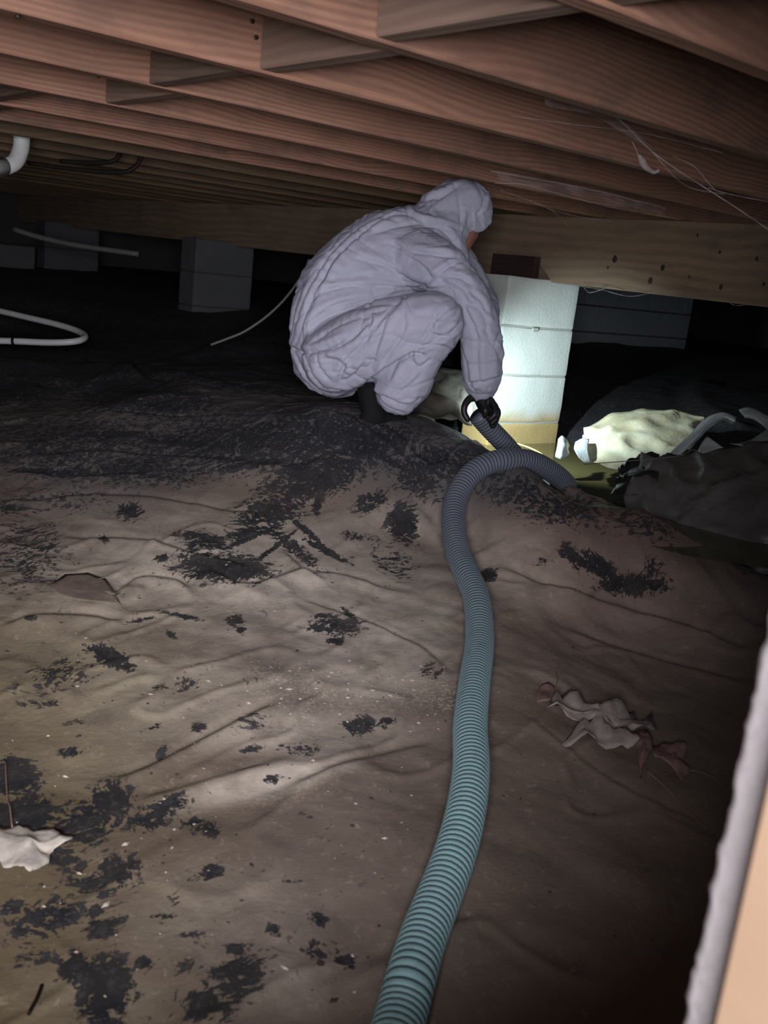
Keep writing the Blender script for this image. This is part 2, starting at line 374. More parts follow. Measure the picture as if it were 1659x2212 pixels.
# long folds in the sheet: pixel polyline, height, half width (m); negative = valley
FOLDS = [
 ([(0,1078),(240,1082),(470,1112),(580,1125)], .020, .022),
 ([(120,1160),(290,1172),(410,1205),(560,1230)], .016, .02),
 ([(1060,1222),(1180,1272),(1400,1342),(1640,1425)], .024, .022),
 ([(1180,1345),(1440,1440),(1650,1500)], .012, .02),
 ([(0,1362),(120,1345),(280,1352)], .02, .02),
 ([(250,1690),(340,1655),(520,1572),(620,1520)], .014, .014),
 ([(225,1235),(245,1290),(300,1250),(370,1262),(420,1292)], .022, .016),
 ([(420,1215),(520,1268),(680,1240),(900,1285)], .016, .02),
 ([(700,892),(770,925),(850,980),(900,1030)], .010, .008),
 ([(720,895),(820,930),(1000,962),(1080,985)], .010, .010),
 ([(0,905),(300,905),(640,893)], .025, .03),
 ([(0,985),(300,990),(620,1010),(800,980)], .012, .02),
 ([(850,1080),(920,1120),(960,1180)], .012, .02),
 ([(1100,1535),(1330,1700),(1545,1800)], .005, .006),
 ([(640,1290),(760,1330),(900,1400),(980,1480)], .008, .010),
 ([(600,1180),(660,1240),(700,1260)], .014, .014),
 ([(1190,1040),(1420,1110),(1659,1240)], .010, .010),
 ([(1250,1075),(1450,1150),(1659,1262)], .006, .006),
 ([(560,1730),(800,1640),(960,1600)], .007, .012),
 ([(300,1740),(420,1700),(640,1640)], .009, .012),
 ([(1060,1260),(1200,1285),(1350,1280)], .008, .02),
 ([(0,1010),(150,1035),(330,1030)], .012, .02),
 ([(150,770),(260,800),(330,835),(480,850)], .03, .03),
 ([(330,800),(480,830),(640,860)], .02, .03),
 ([(1480,1200),(1560,1300),(1640,1380)], .01, .03),
 ([(700,2150),(900,2080),(1050,2000)], .008, .02),
]
FP = [(np.array([pix_ground(*p)[:2] for p in f]), a, w_) for f, a, w_ in FOLDS]
FP = [(catmull(p, 6), a, w_) for p, a, w_ in FP]
FP += [(catmull(np.array(p), 6), a, w_) for p, a, w_ in [([(2.6,2.9),(3.0,3.5),(3.6,4.2)], .03, .05), ([(1.5,4),(2.5,4.6),(3.5,5)], .03, .06), ([(4,2.2),(4.6,3),(5.5,3.6)], .04, .06)]]
def full_h(X, Y):
    h = base_h(X, Y) + vnoise(X, Y, 3., 1) * .022 + vnoise(X * .6 - Y * .5, X + Y * .8, 7., 11, 3) * .008
    rid = np.abs(vnoise(X * 1.0 + Y * .35, Y * 1.6 - X * .3, 4.2, 31, 2)); h += (.02 - np.minimum(rid, .10) * .2) * .22
    for p, a, w_ in FP:
        lo = p.min(0) - w_ * 6; hi = p.max(0) + w_ * 6; m = (X > lo[0]) & (X < hi[0]) & (Y > lo[1]) & (Y < hi[1])
        if not m.any(): continue
        d, s, par = seg_dist(X[m], Y[m], p); end = np.clip(np.minimum(par, 1 - par) * 5, 0, 1)
        wl = np.where(s < 0, w_ * .75, w_ * 2.6); hh = .75 * a * end * (np.exp(-np.abs(s / wl) ** 1.4) - .5 * np.exp(-((s + 1.6 * w_) / (.9 * w_)) ** 2)); h[m] += hh
    return h
def axis(lo, mid0, mid1, hi, n):
    a = np.linspace(mid0, mid1, n); st = a[1] - a[0]; up = [a[-1]]; k = st
    while up[-1] < hi: k *= 1.05; up.append(up[-1] + k)
    dn = [a[0]]; k = st
    while dn[-1] > lo: k *= 1.08; dn.append(dn[-1] - k)
    return np.r_[dn[:0:-1], a, up[1:]]
gx = np.unique(np.clip(axis(-3, .1, 3.4, 9.6, 430), -2.98, 9.48)); gy = np.unique(np.clip(axis(.3, .42, 3.6, 10, 430), .268, 9.98))
GX, GY = np.meshgrid(gx, gy, indexing='ij'); GZ = full_h(GX, GY)
nx, ny = GX.shape
I = np.arange(nx - 1)[:, None]; J = np.arange(ny - 1)[None]
GF = np.stack(np.broadcast_arrays(I * ny + J, (I + 1) * ny + J, (I + 1) * ny + J + 1, I * ny + J + 1), -1).reshape(-1, 4)
GV = np.stack([GX, GY, GZ], -1).reshape(-1, 3)
def ground_z(x, y):
    return float(full_h(np.array([[x]]), np.array([[y]]))[0, 0])
PG = {}
def gp(px, py, up=0.):
    """point of the sheet under a pixel"""
    r = ray(px, py); ds = np.linspace(.8, 9, 1700); P = ds[:, None] * r[None]
    h = full_h(P[:, 0], P[:, 1]); k = np.argmax(P[:, 2] < h); p = P[k].copy(); p[2] = h[k] + up; return p

# mud smears etc.: where each one lies on the sheet (px, py, rx, ry, angle, strength)
MUD = [(600,960,420,85,0,.68),(150,960,260,85,0,.6),(760,940,190,55,12,.8),(680,1030,140,55,-20,.82),(300,1010,280,50,0,.6),(950,1000,160,45,10,.7),(1180,1090,170,45,15,.62),(1380,1130,120,40,22,.55),
 (900,1030,70,50,20,.7),(60,1200,95,100,20,.55),(110,1080,190,35,0,.45),(450,1170,60,22,10,.8),(540,1150,70,16,-12,.8),(480,1225,110,35,3,.95),(630,1180,90,16,38,.8),(590,1100,95,40,-10,.72),
 (870,1130,34,48,-10,.95),(800,1085,50,25,-20,.7),(240,1418,58,20,22,1.),(120,1460,105,45,-15,.55),(730,1352,60,24,5,.75),(510,1340,22,14,0,.9),(520,1362,12,10,0,.9),
 (280,1105,34,22,5,.75),(770,1160,42,14,5,.6),(940,1452,34,18,10,.7),(1290,1225,85,20,28,.8),(1370,1262,90,26,0,.85),(1225,1195,22,14,-10,.85),(1170,1215,26,12,-10,.6),(1410,1225,26,30,0,.6),(1055,1242,22,16,-20,.85),
 (775,1566,34,20,0,.95),(835,1560,20,14,0,.7),(30,1680,58,46,0,1.0),(50,1760,90,60,0,.85),(180,1780,90,60,-10,.75),(240,1730,50,45,0,.95),(130,1850,60,26,0,.75),(200,1900,80,55,20,.6),(255,1880,55,50,0,.75),(215,1990,55,50,0,.7),(100,1985,110,45,-15,.7),
 (30,1960,40,20,0,.7),(160,2090,42,35,0,1.0),(225,2140,65,85,10,.95),(60,2080,100,30,-10,.5),(510,2110,80,50,-30,.8),(450,2170,90,45,0,.75),(400,2090,40,26,0,.5),
 (690,1985,22,20,0,.65),(692,2055,36,34,10,.62),(742,2082,34,26,20,.66),(455,1790,22,22,0,.8),(420,1780,30,20,0,.7),(320,1770,60,30,-10,.7),(360,1740,60,20,-20,.75),(460,1880,26,18,0,.85),(430,1890,40,20,0,.5),(310,2080,22,14,0,.9),(510,2050,24,18,0,.8),
 (590,1685,24,12,0,.8),(545,1560,40,30,-10,.5),(545,1618,28,9,-8,.9),(430,1572,18,12,0,.9),(350,1625,14,22,30,.75),(400,1480,34,22,0,.6),(345,1485,22,12,0,.7),(150,1625,26,12,0,.8),(380,1940,22,26,0,.6),(600,2010,44,16,0,.55),(65,1335,14,7,0,1.),
 (850,1215,60,40,35,.55),(1000,1010,60,30,0,.4),(250,1290,80,12,0,.4),(440,1440,30,10,0,.6),(655,1620,60,18,5,.55),(1140,1050,80,30,10,.6),(10,1095,60,20,0,.6),(350,930,120,30,0,.5),(0,830,200,60,0,.8),(300,850,200,60,8,.75),(450,780,300,60,10,.9),(130,790,150,30,0,.7),(900,1190,20,20,0,.4),(545,1160,75,6,-22,.95),(590,1185,70,6,-38,.9),(665,1150,60,7,40,.95),(705,1190,55,8,28,.95),(430,1158,60,9,6,.95),(420,1185,20,22,0,.7),(560,1125,70,7,-8,.8),(760,1335,30,7,45,1.),(700,1330,34,6,0,.8),(690,1358,40,8,8,.9),(725,1385,22,8,5,.9),(1235,1200,14,40,-30,.9),(1300,1215,50,12,40,.8),(350,1205,16,8,0,.9),(225,1165,14,8,30,.9),(390,1330,50,6,10,.8),(300,1340,40,5,-12,.7),(370,1372,20,8,40,.7),(560,1000,120,10,-8,.9),(420,960,140,10,4,.85),(700,960,90,9,-30,.9),(260,940,110,12,0,.85),(850,1000,80,9,30,.85),(640,1060,60,10,-45,.95),(690,1070,12,50,10,.9),(120,1020,120,9,3,.8),(960,1085,30,12,0,.6),(330,1570,30,7,-20,.6),(170,1560,40,8,-10,.6),(90,1520,60,12,0,.6),(640,1760,40,6,5,.5),(700,1800,30,5,-5,.5),(560,1880,40,6,5,.5),(480,1960,50,6,3,.5),(350,1980,60,7,-5,.6),(420,2020,60,7,5,.6),(620,1900,26,6,0,.5)]
ppx, ppy, ppd = proj(GV); ok = (ppd > .3)
mud = np.zeros(len(GV)); 
def blob(px, py, rx, ry, ang, pw=1.):
    a = math.radians(ang); dx = ppx - px; dy = ppy - py; u = (dx * math.cos(a) + dy * math.sin(a)) / rx; v = (-dx * math.sin(a) + dy * math.cos(a)) / ry
    r2 = u * u + v * v; return np.where(ok, np.exp(-(r2 / 1.0) ** pw), 0)
for (px, py, rx, ry, an, s) in MUD:
    mud = np.maximum(mud, s * blob(px, py, rx * 1.15, ry * 1.15, an, 1.3))
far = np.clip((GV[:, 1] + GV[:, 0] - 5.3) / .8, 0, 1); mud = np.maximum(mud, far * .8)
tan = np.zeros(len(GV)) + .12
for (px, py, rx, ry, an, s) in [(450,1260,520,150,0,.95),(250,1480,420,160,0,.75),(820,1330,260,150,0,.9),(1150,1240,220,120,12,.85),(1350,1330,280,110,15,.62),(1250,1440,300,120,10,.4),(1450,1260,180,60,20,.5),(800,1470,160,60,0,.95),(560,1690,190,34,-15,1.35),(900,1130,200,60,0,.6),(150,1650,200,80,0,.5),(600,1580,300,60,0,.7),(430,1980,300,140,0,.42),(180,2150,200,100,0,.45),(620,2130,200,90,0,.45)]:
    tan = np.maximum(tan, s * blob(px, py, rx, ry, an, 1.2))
olive = np.clip((620 - ppx) / 500, 0, 1) * np.clip((ppy - 1180) / 250, 0, 1)
pink = np.clip((ppx - 950) / 300, 0, 1) * np.clip((1650 - ppy) / 300, 0.15, 1)
grit = .9 * blob(820, 1490, 190, 38, 4) + .8 * blob(650, 1470, 150, 30, 0) + .5 * blob(620, 1700, 120, 30, -15) + .8 * blob(980, 1510, 60, 30, 20) + .5 * blob(250, 1870, 60, 30, 0) + .4 * blob(600, 1560, 180, 50, -10)
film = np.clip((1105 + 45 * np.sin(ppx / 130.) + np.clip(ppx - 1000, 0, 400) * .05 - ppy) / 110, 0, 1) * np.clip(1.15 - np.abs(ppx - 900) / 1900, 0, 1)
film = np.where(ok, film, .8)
speck = np.clip(.75 - np.abs(ppx - 420) / 1000, 0, 1) * np.clip((ppy - 1080) / 100, 0, 1)
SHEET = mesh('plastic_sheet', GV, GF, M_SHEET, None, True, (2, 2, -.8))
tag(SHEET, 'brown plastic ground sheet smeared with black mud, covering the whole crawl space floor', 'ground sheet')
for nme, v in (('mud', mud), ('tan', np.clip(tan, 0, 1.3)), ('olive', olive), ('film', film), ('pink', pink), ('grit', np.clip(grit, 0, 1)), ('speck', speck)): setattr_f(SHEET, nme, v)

# soil under it
sx = np.linspace(-3, 9.5, 40); sy = np.linspace(-.2, 10, 34); SX, SY = np.meshgrid(sx, sy, indexing='ij')
SV = np.stack([SX, SY, base_h(SX, SY) - .12], -1).reshape(-1, 3); n2 = len(sy); I = np.arange(len(sx) - 1)[:, None]; J = np.arange(n2 - 1)[None]
FL = mesh('floor', SV, np.stack(np.broadcast_arrays(I * n2 + J, (I + 1) * n2 + J, (I + 1) * n2 + J + 1, I * n2 + J + 1), -1).reshape(-1, 4), M_SOIL)
tag(FL, kind='structure')

# water in the pit at the pier
WZ = -.705
wp = [(2.45,1.55),(2.75,1.25),(3.4,1.2),(3.9,1.7),(4.0,2.5),(3.75,3.1),(3.3,3.25),(2.85,3.05),(2.55,2.75),(2.35,2.2)]
wp = catmull(np.array(wp + wp[:1]), 6)[:-1]
WV = [(x, y, WZ) for x, y in wp] + [(3.1, 2.3, WZ)]
WAT = mesh('water', WV, [(i, (i + 1) % len(wp), len(wp)) for i in range(len(wp))], M_WATER)
tag(WAT, 'murky yellow-brown water pooled at the foot of the lit block pier', 'water', kind='stuff')

# ------------------------------------------------------------------ building shell
H = .309; JD = .235; JT = .038; SP = .401
CE = box('ceiling', (-3, -.2, H + JD), (9.6, 10.1, H + JD + .02), M_SUB, None, 0)
tag(CE, kind='structure')
for k in range(-2, 23):
    yf = .834 + SP * k
    jo = box('joist', (-3, yf - JT, H + random.uniform(-.0015, .002)), (9.5, yf, H + JD), M_JOIST if k < 7 else M_JOIST_SHADE, CE, .003)
# solid blocking between the joists
def blocking(k, x0, z0=H + .004):
    box('blocking', (x0, .834 + SP * (k - 1) + .0005, z0), (x0 + JT, .834 + SP * k - JT - .0005, H + JD - .002), M_BLOCK_W, CE, .003)
for k, x0 in [(1, .897), (2, .955), (3, .94), (4, 1.02), (5, .86), (6, .93), (7, 1.0), (8, .98), (9, .95), (0, .90)]: blocking(k, x0)
for k in (3, 4, 5, 6, 7, 8): blocking(k, 5.3 + .02 * (k % 2))
# nail heads on the third joist near its block
for px, py, k in [(545, 46, 2), (553, 81, 2), (213, 165, 4), (39, 35, 2)]:
    r = ray(px, py); yn = .834 + SP * k - JT; P = r * (yn / r[1])
    V, Fc = sweep(np.array([P + [0, .001, 0], P + [0, -.0025, 0]]), [.0045, .0038], 10); mesh('nail', V, Fc, M_NAIL, CE)

# girder of two planks
GD = empty('girder_beam', (3.42, 4.5, .03)); tag(GD, 'long stained timber girder carrying the joists, running above the block piers', 'beam')
def gird(x0, x1, y0, y1):
    V = []
    for y in (y0, y1):
        zb = .002 + .0117 * min(y, 6)
        for x, z in ((x0, zb), (x1, zb), (x1, H - .001), (x0, H - .001)): V.append((x, y, z))
    bm = bmesh.new(); vs = [bm.verts.new(v) for v in V]
    for f in ((0, 3, 2, 1), (4, 5, 6, 7), (0, 1, 5, 4), (1, 2, 6, 5), (2, 3, 7, 6), (3, 0, 4, 7)): bm.faces.new([vs[i] for i in f])
    bmesh.ops.bevel(bm, geom=bm.edges[:], offset=.003, segments=1, affect='EDGES')
    bm.verts.index_update(); VV = [v.co[:] for v in bm.verts]; FF = [[v.index for v in f.verts] for f in bm.faces]; bm.free()
    return mesh('plank', VV, FF, M_GIRD, GD, False)
gird(3.38, 3.417, .45, 9.9); gird(3.4175, 3.455, .45, 6.2); gird(3.4175, 3.455, 6.203, 9.9)
knot = bpy.data.materials  # knots on the face
for px, py, rr in [(1405, 606, .014), (1432, 578, .013), (1328, 560, .016), (1489, 598, .007), (1557, 620, .011), (1635, 560, .009), (1313, 578, .007), (1650, 614, .008), (1507, 508, .007), (1555, 545, .007)]:
    r = ray(px, py); P = r * (3.3795 / r[0])
    a = np.linspace(0, 2 * np.pi, 14, endpoint=False)
    V = [(3.3788, P[1] + math.cos(q) * rr * .7 * random.uniform(.8, 1.2), P[2] + math.sin(q) * rr * random.uniform(.8, 1.2)) for q in a] + [(3.3775, P[1], P[2])]
    mesh('knot', V, [(i, (i + 1) % 14, 14)[::-1] for i in range(14)], M_SHIM, GD)
SH = box('shim_block', (3.345, 3.115, .037), (3.3795, 3.39, .128), M_SHIM, None, .002)
tag(SH, 'small dark wooden block wedged between the lit pier and the girder', 'wood block')

def pier(name, label, x0, x1, y0, y1, top, bottom, mat, hgt=.215):
    g = empty(name, ((x0 + x1) / 2, (y0 + y1) / 2, bottom)); tag(g, label, 'pier', 'block piers under the girder')
    z = top
    while z > bottom + .02:
        zb = max(z - hgt + .008, bottom)
        bm = bmesh.new(); bmesh.ops.create_cube(bm, size=1)
        for v in bm.verts: v.co = Vector(((x0 + x1) / 2 + v.co.x * (x1 - x0), (y0 + y1) / 2 + v.co.y * (y1 - y0), (z + zb) / 2 + v.co.z * (z - zb)))
        bmesh.ops.bevel(bm, geom=bm.edges[:], offset=.0035, segments=1, affect='EDGES')
        bmesh.ops.subdivide_edges(bm, edges=[e for e in bm.edges if e.calc_length() > .1], cuts=14, use_grid_fill=True)
        for v in bm.verts:
            v.co += Vector((mn.noise(v.co * 14 + Vector((z, 0, 0))), mn.noise(v.co * 14 + Vector((0, z, 5))), mn.noise(v.co * 14 + Vector((5, z, 5))))) * .0025
        bm.verts.index_update(); V = [v.co[:] for v in bm.verts]; Fc = [[v.index for v in f.verts] for f in bm.faces]; bm.free()
        mesh('block', V, Fc, mat, g, True).modifiers.new('w', 'WEIGHTED_NORMAL')
        if zb > bottom + .02:
            box('mortar', (x0 + .0025, y0 + .0025, zb - .0085), (x1 - .006, y1 - .006, zb + .0005), M_MORT if mat == M_CMU else M_MORT2, g, 0)
        z -= hgt
    return g
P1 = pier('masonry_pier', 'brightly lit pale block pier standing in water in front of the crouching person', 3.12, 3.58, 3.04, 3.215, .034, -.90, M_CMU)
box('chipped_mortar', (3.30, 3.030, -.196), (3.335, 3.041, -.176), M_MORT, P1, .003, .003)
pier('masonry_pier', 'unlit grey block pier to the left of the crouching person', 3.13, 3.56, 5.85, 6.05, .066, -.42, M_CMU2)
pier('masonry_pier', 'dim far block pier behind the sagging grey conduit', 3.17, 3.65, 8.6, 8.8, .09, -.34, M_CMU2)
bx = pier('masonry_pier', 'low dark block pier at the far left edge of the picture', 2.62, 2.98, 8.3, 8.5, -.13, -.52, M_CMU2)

# block wall at the back, right of the lit pier
WB = box('wall_partition', (5.3, 5.012, -.6), (7.35, 5.19, .34), M_MORT2, None, 0)
tag(WB, kind='structure')
for c in range(5):
    z1 = .30 - c * .2; off = .2 if c % 2 else 0
    x = 7.36 - off
    xs = [7.36] + list(np.arange(7.36 - .4 + off * 1.0 - (.2 if c % 2 else 0) + (0 if c % 2 else 0), 5.2, -.4))
    if c % 2: xs = [7.36, 7.16] + list(np.arange(6.76, 5.2, -.4))
    for a, b_2 in zip(xs[:-1], xs[1:]): box('block', (b_2 + .01, 4.998, z1 - .19), (a, 5.02, z1), M_CMU3, WB, .003)
# foundation walls
for nme, lo, hi in [('wall_back', (-3, 10, -1.1), (9.8, 10.2, .56)), ('wall_right', (9.5, -.2, -1.1), (9.7, 10, .56)), ('wall_left', (-3.2, -.2, -1.1), (-3, 10, .56)),
                    ('wall_front', (-3, .04, -1.2), (-.75, .26, .56))]:
    tag(box(nme, lo, hi, M_WALL, None, 0), kind='structure')
tag(box('wall_front', (-.75, .04, -1.2), (.50, .26, -.45), M_WALL, None, 0), kind='structure')
# right jamb of the access opening, rough concrete
bm = bmesh.new(); bmesh.ops.create_grid(bm, x_segments=1, y_segments=1, size=1); bm.free()
def rough_slab(name, x0, x1, y0, y1, z0, z1, mat, amp):
    nz = 300; prof = [(x1, y0), (x0, y0)] + [(x0, y) for y in np.linspace(y0, y1 - .008, 10)[1:]] + [(x0 + .003, y1 - .003), (x0 + .012, y1)] + [(x1, y1)]
    V = []
    for i, z in enumerate(np.linspace(z0, z1, nz)):
        for (x, y) in prof:
            edge = max(0, 1 - abs(y - y1) / .03) if x < x0 + .02 else 0
            k = mn.fractal(Vector((x * 3, y * 3, z * 60)), 1.0, 2.0, 3)
            k2 = mn.noise(Vector((9, 4, z * 130)))
            V.append((x - edge * 0 + (edge * amp * .8 * k2 if x < x0 + .02 else 0) + (.001 * k if x < x0 + .02 else 0), y + edge * amp * 1.6 * (k * .8 + k2), z))
    m_ = len(prof); Fc = [(i * m_ + j, i * m_ + (j + 1), (i + 1) * m_ + j + 1, (i + 1) * m_ + j) for i in range(nz - 1) for j in range(m_ - 1)]
    o = mesh(name, V, Fc, mat, None, True); return o
JB = rough_slab('wall_front', .50, 2.6, .04, .26, -1.2, .56, M_JAMB, .0024); tag(JB, kind='structure')
TR = box('door_frame', (.4625, .02, -1.15), (.4985, .221, .5), M_FRAME, None, .003); TR.name = 'trim_1'
tag(TR, kind='structure')

# ------------------------------------------------------------------ person
PB = np.array([2.13, 2.52, -.485])
PERSON = empty('person', tuple(PB)); tag(PERSON, 'person in a white hooded coverall and black glove squatting and holding the ribbed hose', 'person')
def sphere_mesh(chains, per=.28, sub=2):
    """chains of (px,py,D,rpx[,flat]) -> one soup of overlapping spheres"""
    bm = bmesh.new()
    for ch in chains:
        P = [(*at(a, b, d), r * d / F) for a, b, d, r in ch]; P = np.array(P)
        if len(P) > 2: P = catmull(P, 8)
        elif len(P) == 2: P = np.array([P[0] + (P[1] - P[0]) * t for t in np.linspace(0, 1, 10)])
        last = None
        for q in P:
            if last is not None and np.linalg.norm(q[:3] - last[:3]) < per * .5 * q[3]: continue
            last = q
            bmesh.ops.create_icosphere(bm, subdivisions=sub, radius=q[3], matrix=Matrix.Translation(q[:3]))
    return bm
def remesh(chains, voxel, smooth=6, sub=2, per=.28):
    bm = sphere_mesh(chains, per, sub); me = bpy.data.meshes.new('tmp'); bm.to_mesh(me); bm.free()
    o = bpy.data.objects.new('tmp', me); COL.objects.link(o)
    r = o.modifiers.new('r', 'REMESH'); r.mode = 'VOXEL'; r.voxel_size = voxel; r.use_smooth_shade = True
    s = o.modifiers.new('s', 'SMOOTH'); s.iterations = smooth; s.factor = .6
    dg = bpy.context.evaluated_depsgraph_get(); ev = o.evaluated_get(dg); m2 = ev.to_mesh()
    V = np.empty(len(m2.vertices) * 3); m2.vertices.foreach_get('co', V); V = V.reshape(-1, 3).copy()
    Nn = np.empty(len(m2.vertices) * 3); m2.vertices.foreach_get('normal', Nn); Nn = Nn.reshape(-1, 3).copy()
    Fc = [list(p.vertices) for p in m2.polygons]; ev.to_mesh_clear(); bpy.data.objects.remove(o); bpy.data.meshes.remove(me)
    return V, Nn, Fc
SUIT = [
 [(712,768,3.36,88),(722,700,3.38,103),(762,632,3.41,116),(838,566,3.43,112),(908,530,3.45,86),(950,500,3.46,66)],   # trunk
 [(930,500,3.46,66),(965,462,3.47,62),(1000,440,3.48,56),(1008,450,3.48,55)],                                          # neck and hood
 [(975,420,3.48,34),(1022,428,3.48,36),(1028,462,3.48,36),(1000,466,3.46,38)],
 [(1046,476,3.48,18),(1030,486,3.47,18),(1005,486,3.45,18)],                                         # hood brim
 [(955,505,3.44,48),(985,560,3.42,30),(990,600,3.42,30)],
 [(905,560,3.32,70),(952,580,3.25,58),(1000,628,3.22,50),(1034,700,3.22,48),(1040,760,3.25,48),(1040,808,3.28,46),(1040,832,3.3,36),(1041,853,3.31,23)],  # right arm
 [(960,555,3.62,60),(1000,590,3.70,44),(1030,640,3.74,38),(1048,670,3.68,34),(1044,735,3.62,26)],                     # left arm
 [(728,775,3.26,78),(790,745,3.2,82),(860,715,3.14,76),(925,695,3.10,66),(950,692,3.09,60)],                           # right thigh
 [(942,712,3.10,56),(905,775,3.14,50),(880,818,3.18,60),(862,842,3.2,56),(868,862,3.2,38)],                            # right shin
 [(740,770,3.5,78),(830,730,3.56,74),(930,690,3.58,64)],                                                               # left thigh
 [(930,690,3.58,58),(890,780,3.52,52),(850,850,3.44,46)],                                                               # left shin
 [(720,800,3.35,62),(735,800,3.4,62)],
]
V, Nn, Fc = remesh(SUIT, .0058, 6)
# creases traced along the cloth: polylines in a crop of the body, amplitude (m), width (px)
def cp(L_): return [(550 + x / 2.765, 340 + y / 2.765) for x, y in L_]
CR = [
 ([(880,290),(600,430),(400,640),(270,900),(220,1120)], 5, 4), ([(850,330),(640,450),(450,640),(320,880),(250,1140)], 6, 4), ([(500,560),(380,760),(300,960),(285,1150)], 6, 5),
 ([(300,740),(240,900),(200,1100)], 4, 4), ([(560,520),(420,720),(330,940),(300,1100)], 4, 4),
 ([(190,1120),(300,1165),(430,1130),(560,1070)], 9, 5), ([(230,1140),(300,1300),(400,1400)], 5, 4), ([(290,1170),(340,1290),(430,1390)], 5, 4), ([(370,1170),(380,1250),(450,1330)], 5, 4), ([(200,1150),(250,1290),(340,1380)], 4, 4),
 ([(400,785),(600,765),(800,775),(1000,780),(1180,785)], 5, 4), ([(330,860),(420,800),(520,775)], 6, 5), ([(400,920),(700,850),(920,800)], 5, 5), ([(300,1060),(420,960),(600,900),(850,870)], 7, 6), ([(330,1120),(500,1000),(700,930),(800,900)], 6, 5), ([(310,1000),(450,880),(700,820)], 4, 4),
 ([(580,600),(760,640),(940,740),(1040,770)], 6, 6), ([(850,560),(1000,650),(1060,720)], 6, 5), ([(900,570),(1100,580),(1200,600)], 5, 5), ([(680,460),(900,400),(1080,410),(1180,480)], 8, 6), ([(800,510),(950,560),(1200,590)], 7, 5),
 ([(1060,720),(1180,640),(1250,610)], 7, 5), ([(1070,730),(1200,710),(1300,760)], 7, 5), ([(1060,720),(1000,780)], 6, 6), ([(620,700),(800,720),(1000,770)], 4, 5),
 ([(890,290),(960,370),(1060,400)], 7, 4), ([(880,290),(1060,240),(1150,210),(1230,150)], 7, 4), ([(1050,230),(1100,240),(1150,200)], 5, 4), ([(1240,310),(1225,440)], 5, 3), ([(1300,320),(1300,440)], 3, 3), ([(1345,330),(1360,430)], 3, 3), ([(1390,170),(1370,280),(1325,350)], 5, 3), ([(1230,310),(1330,330),(1400,330)], 4, 3), ([(1050,260),(1040,310),(1080,370)], 4, 4),
 ([(950,420),(1100,400),(1220,430)], 6, 4), ([(1130,430),(1190,500),(1210,560)], 5, 4), ([(700,370),(900,340),(1000,380)], 4, 4),
 ([(930,800),(800,950),(740,1100),(690,1280)], 7, 5), ([(900,810),(760,960),(660,1080)], 5, 4), ([(1240,860),(1100,950),(980,1120),(930,1180)], 5, 5), ([(1250,1000),(1100,1080),(980,1140)], 6, 5), ([(1050,1050),(1150,1070),(1250,970)], 6, 4), ([(1050,900),(1060,1000),(1080,1060)], 3, 4),
 ([(660,1360),(760,1270),(900,1190),(970,1170),(1020,1190)], 16, 5), ([(640,960),(700,960),(660,1080)], 6, 4), ([(690,980),(600,1060),(500,1130),(400,1150)], 7, 5), ([(860,840),(900,1000),(840,1140)], 3, 5), ([(800,920),(700,1060),(660,1100)], 5, 4),
 ([(500,1320),(560,1200),(640,1120),(720,1000)], 6, 5), ([(370,1200),(520,1230),(515,1330),(600,1300),(680,1200)], 7, 5), ([(420,1380),(560,1400),(640,1370)], 5, 4), ([(760,1160),(700,1290)], 5, 4), ([(870,1070),(760,1230)], 5, 5), ([(980,1130),(1100,1120),(1190,1160)], 5, 4),
 ([(1110,1230),(1090,1300),(1050,1400),(1000,1500)], 4, 3), ([(700,1400),(900,1480),(1000,1440)], 6, 4), ([(900,1180),(980,1250),(1060,1200)], 6, 4), ([(860,1200),(800,1340)], 4, 5), ([(830,1440),(900,1380),(1000,1300)], 4, 4), ([(930,1160),(960,1240)], 6, 4), ([(690,1370),(780,1480),(900,1530)], 4, 3),
 ([(1240,880),(1300,1000),(1340,1100)], 6, 5), ([(1290,800),(1360,860),(1400,940)], 6, 4), ([(1220,1100),(1260,1250),(1290,1370),(1350,1400)], 5, 4), ([(1330,1110),(1330,1250),(1350,1370)], 4, 5), ([(1470,1050),(1440,1120),(1480,1220)], 6, 4), ([(1270,1350),(1370,1340),(1480,1310)], 7, 4), ([(1100,730),(1230,800),(1290,900)], 5, 5), ([(1300,1370),(1320,1410)], 4, 2.5), ([(1400,1370),(1390,1400)], 4, 2.5), ([(1250,860),(1330,900),(1420,1000)], 4, 5), ([(1380,960),(1400,1080),(1460,1160)], 4, 4),
]
qx, qy, qd = proj(V); view = V / np.linalg.norm(V, axis=1)[:, None]; facing = np.clip(-(Nn * view).sum(1) * 4 + .6, 0, 1)
disp = np.zeros(len(V))
for pl, amp, wd in CR:
    P = catmull(np.array(cp(pl)), 5); lo = P.min(0) - wd * 5; hi = P.max(0) + wd * 5
    m = (qx > lo[0]) & (qx < hi[0]) & (qy > lo[1]) & (qy < hi[1])
    if not m.any(): continue
    d, s, par = seg_dist(qx[m], qy[m], P); end = np.clip(np.minimum(par, 1 - par) * 5 + .25, 0, 1)
    disp[m] += facing[m] * end * amp * .001 * (-1.3 * np.exp(-np.abs(s / (wd * .62)) ** 1.3) + .9 * np.exp(-((s - 1.9 * wd) / (1.6 * wd)) ** 2))
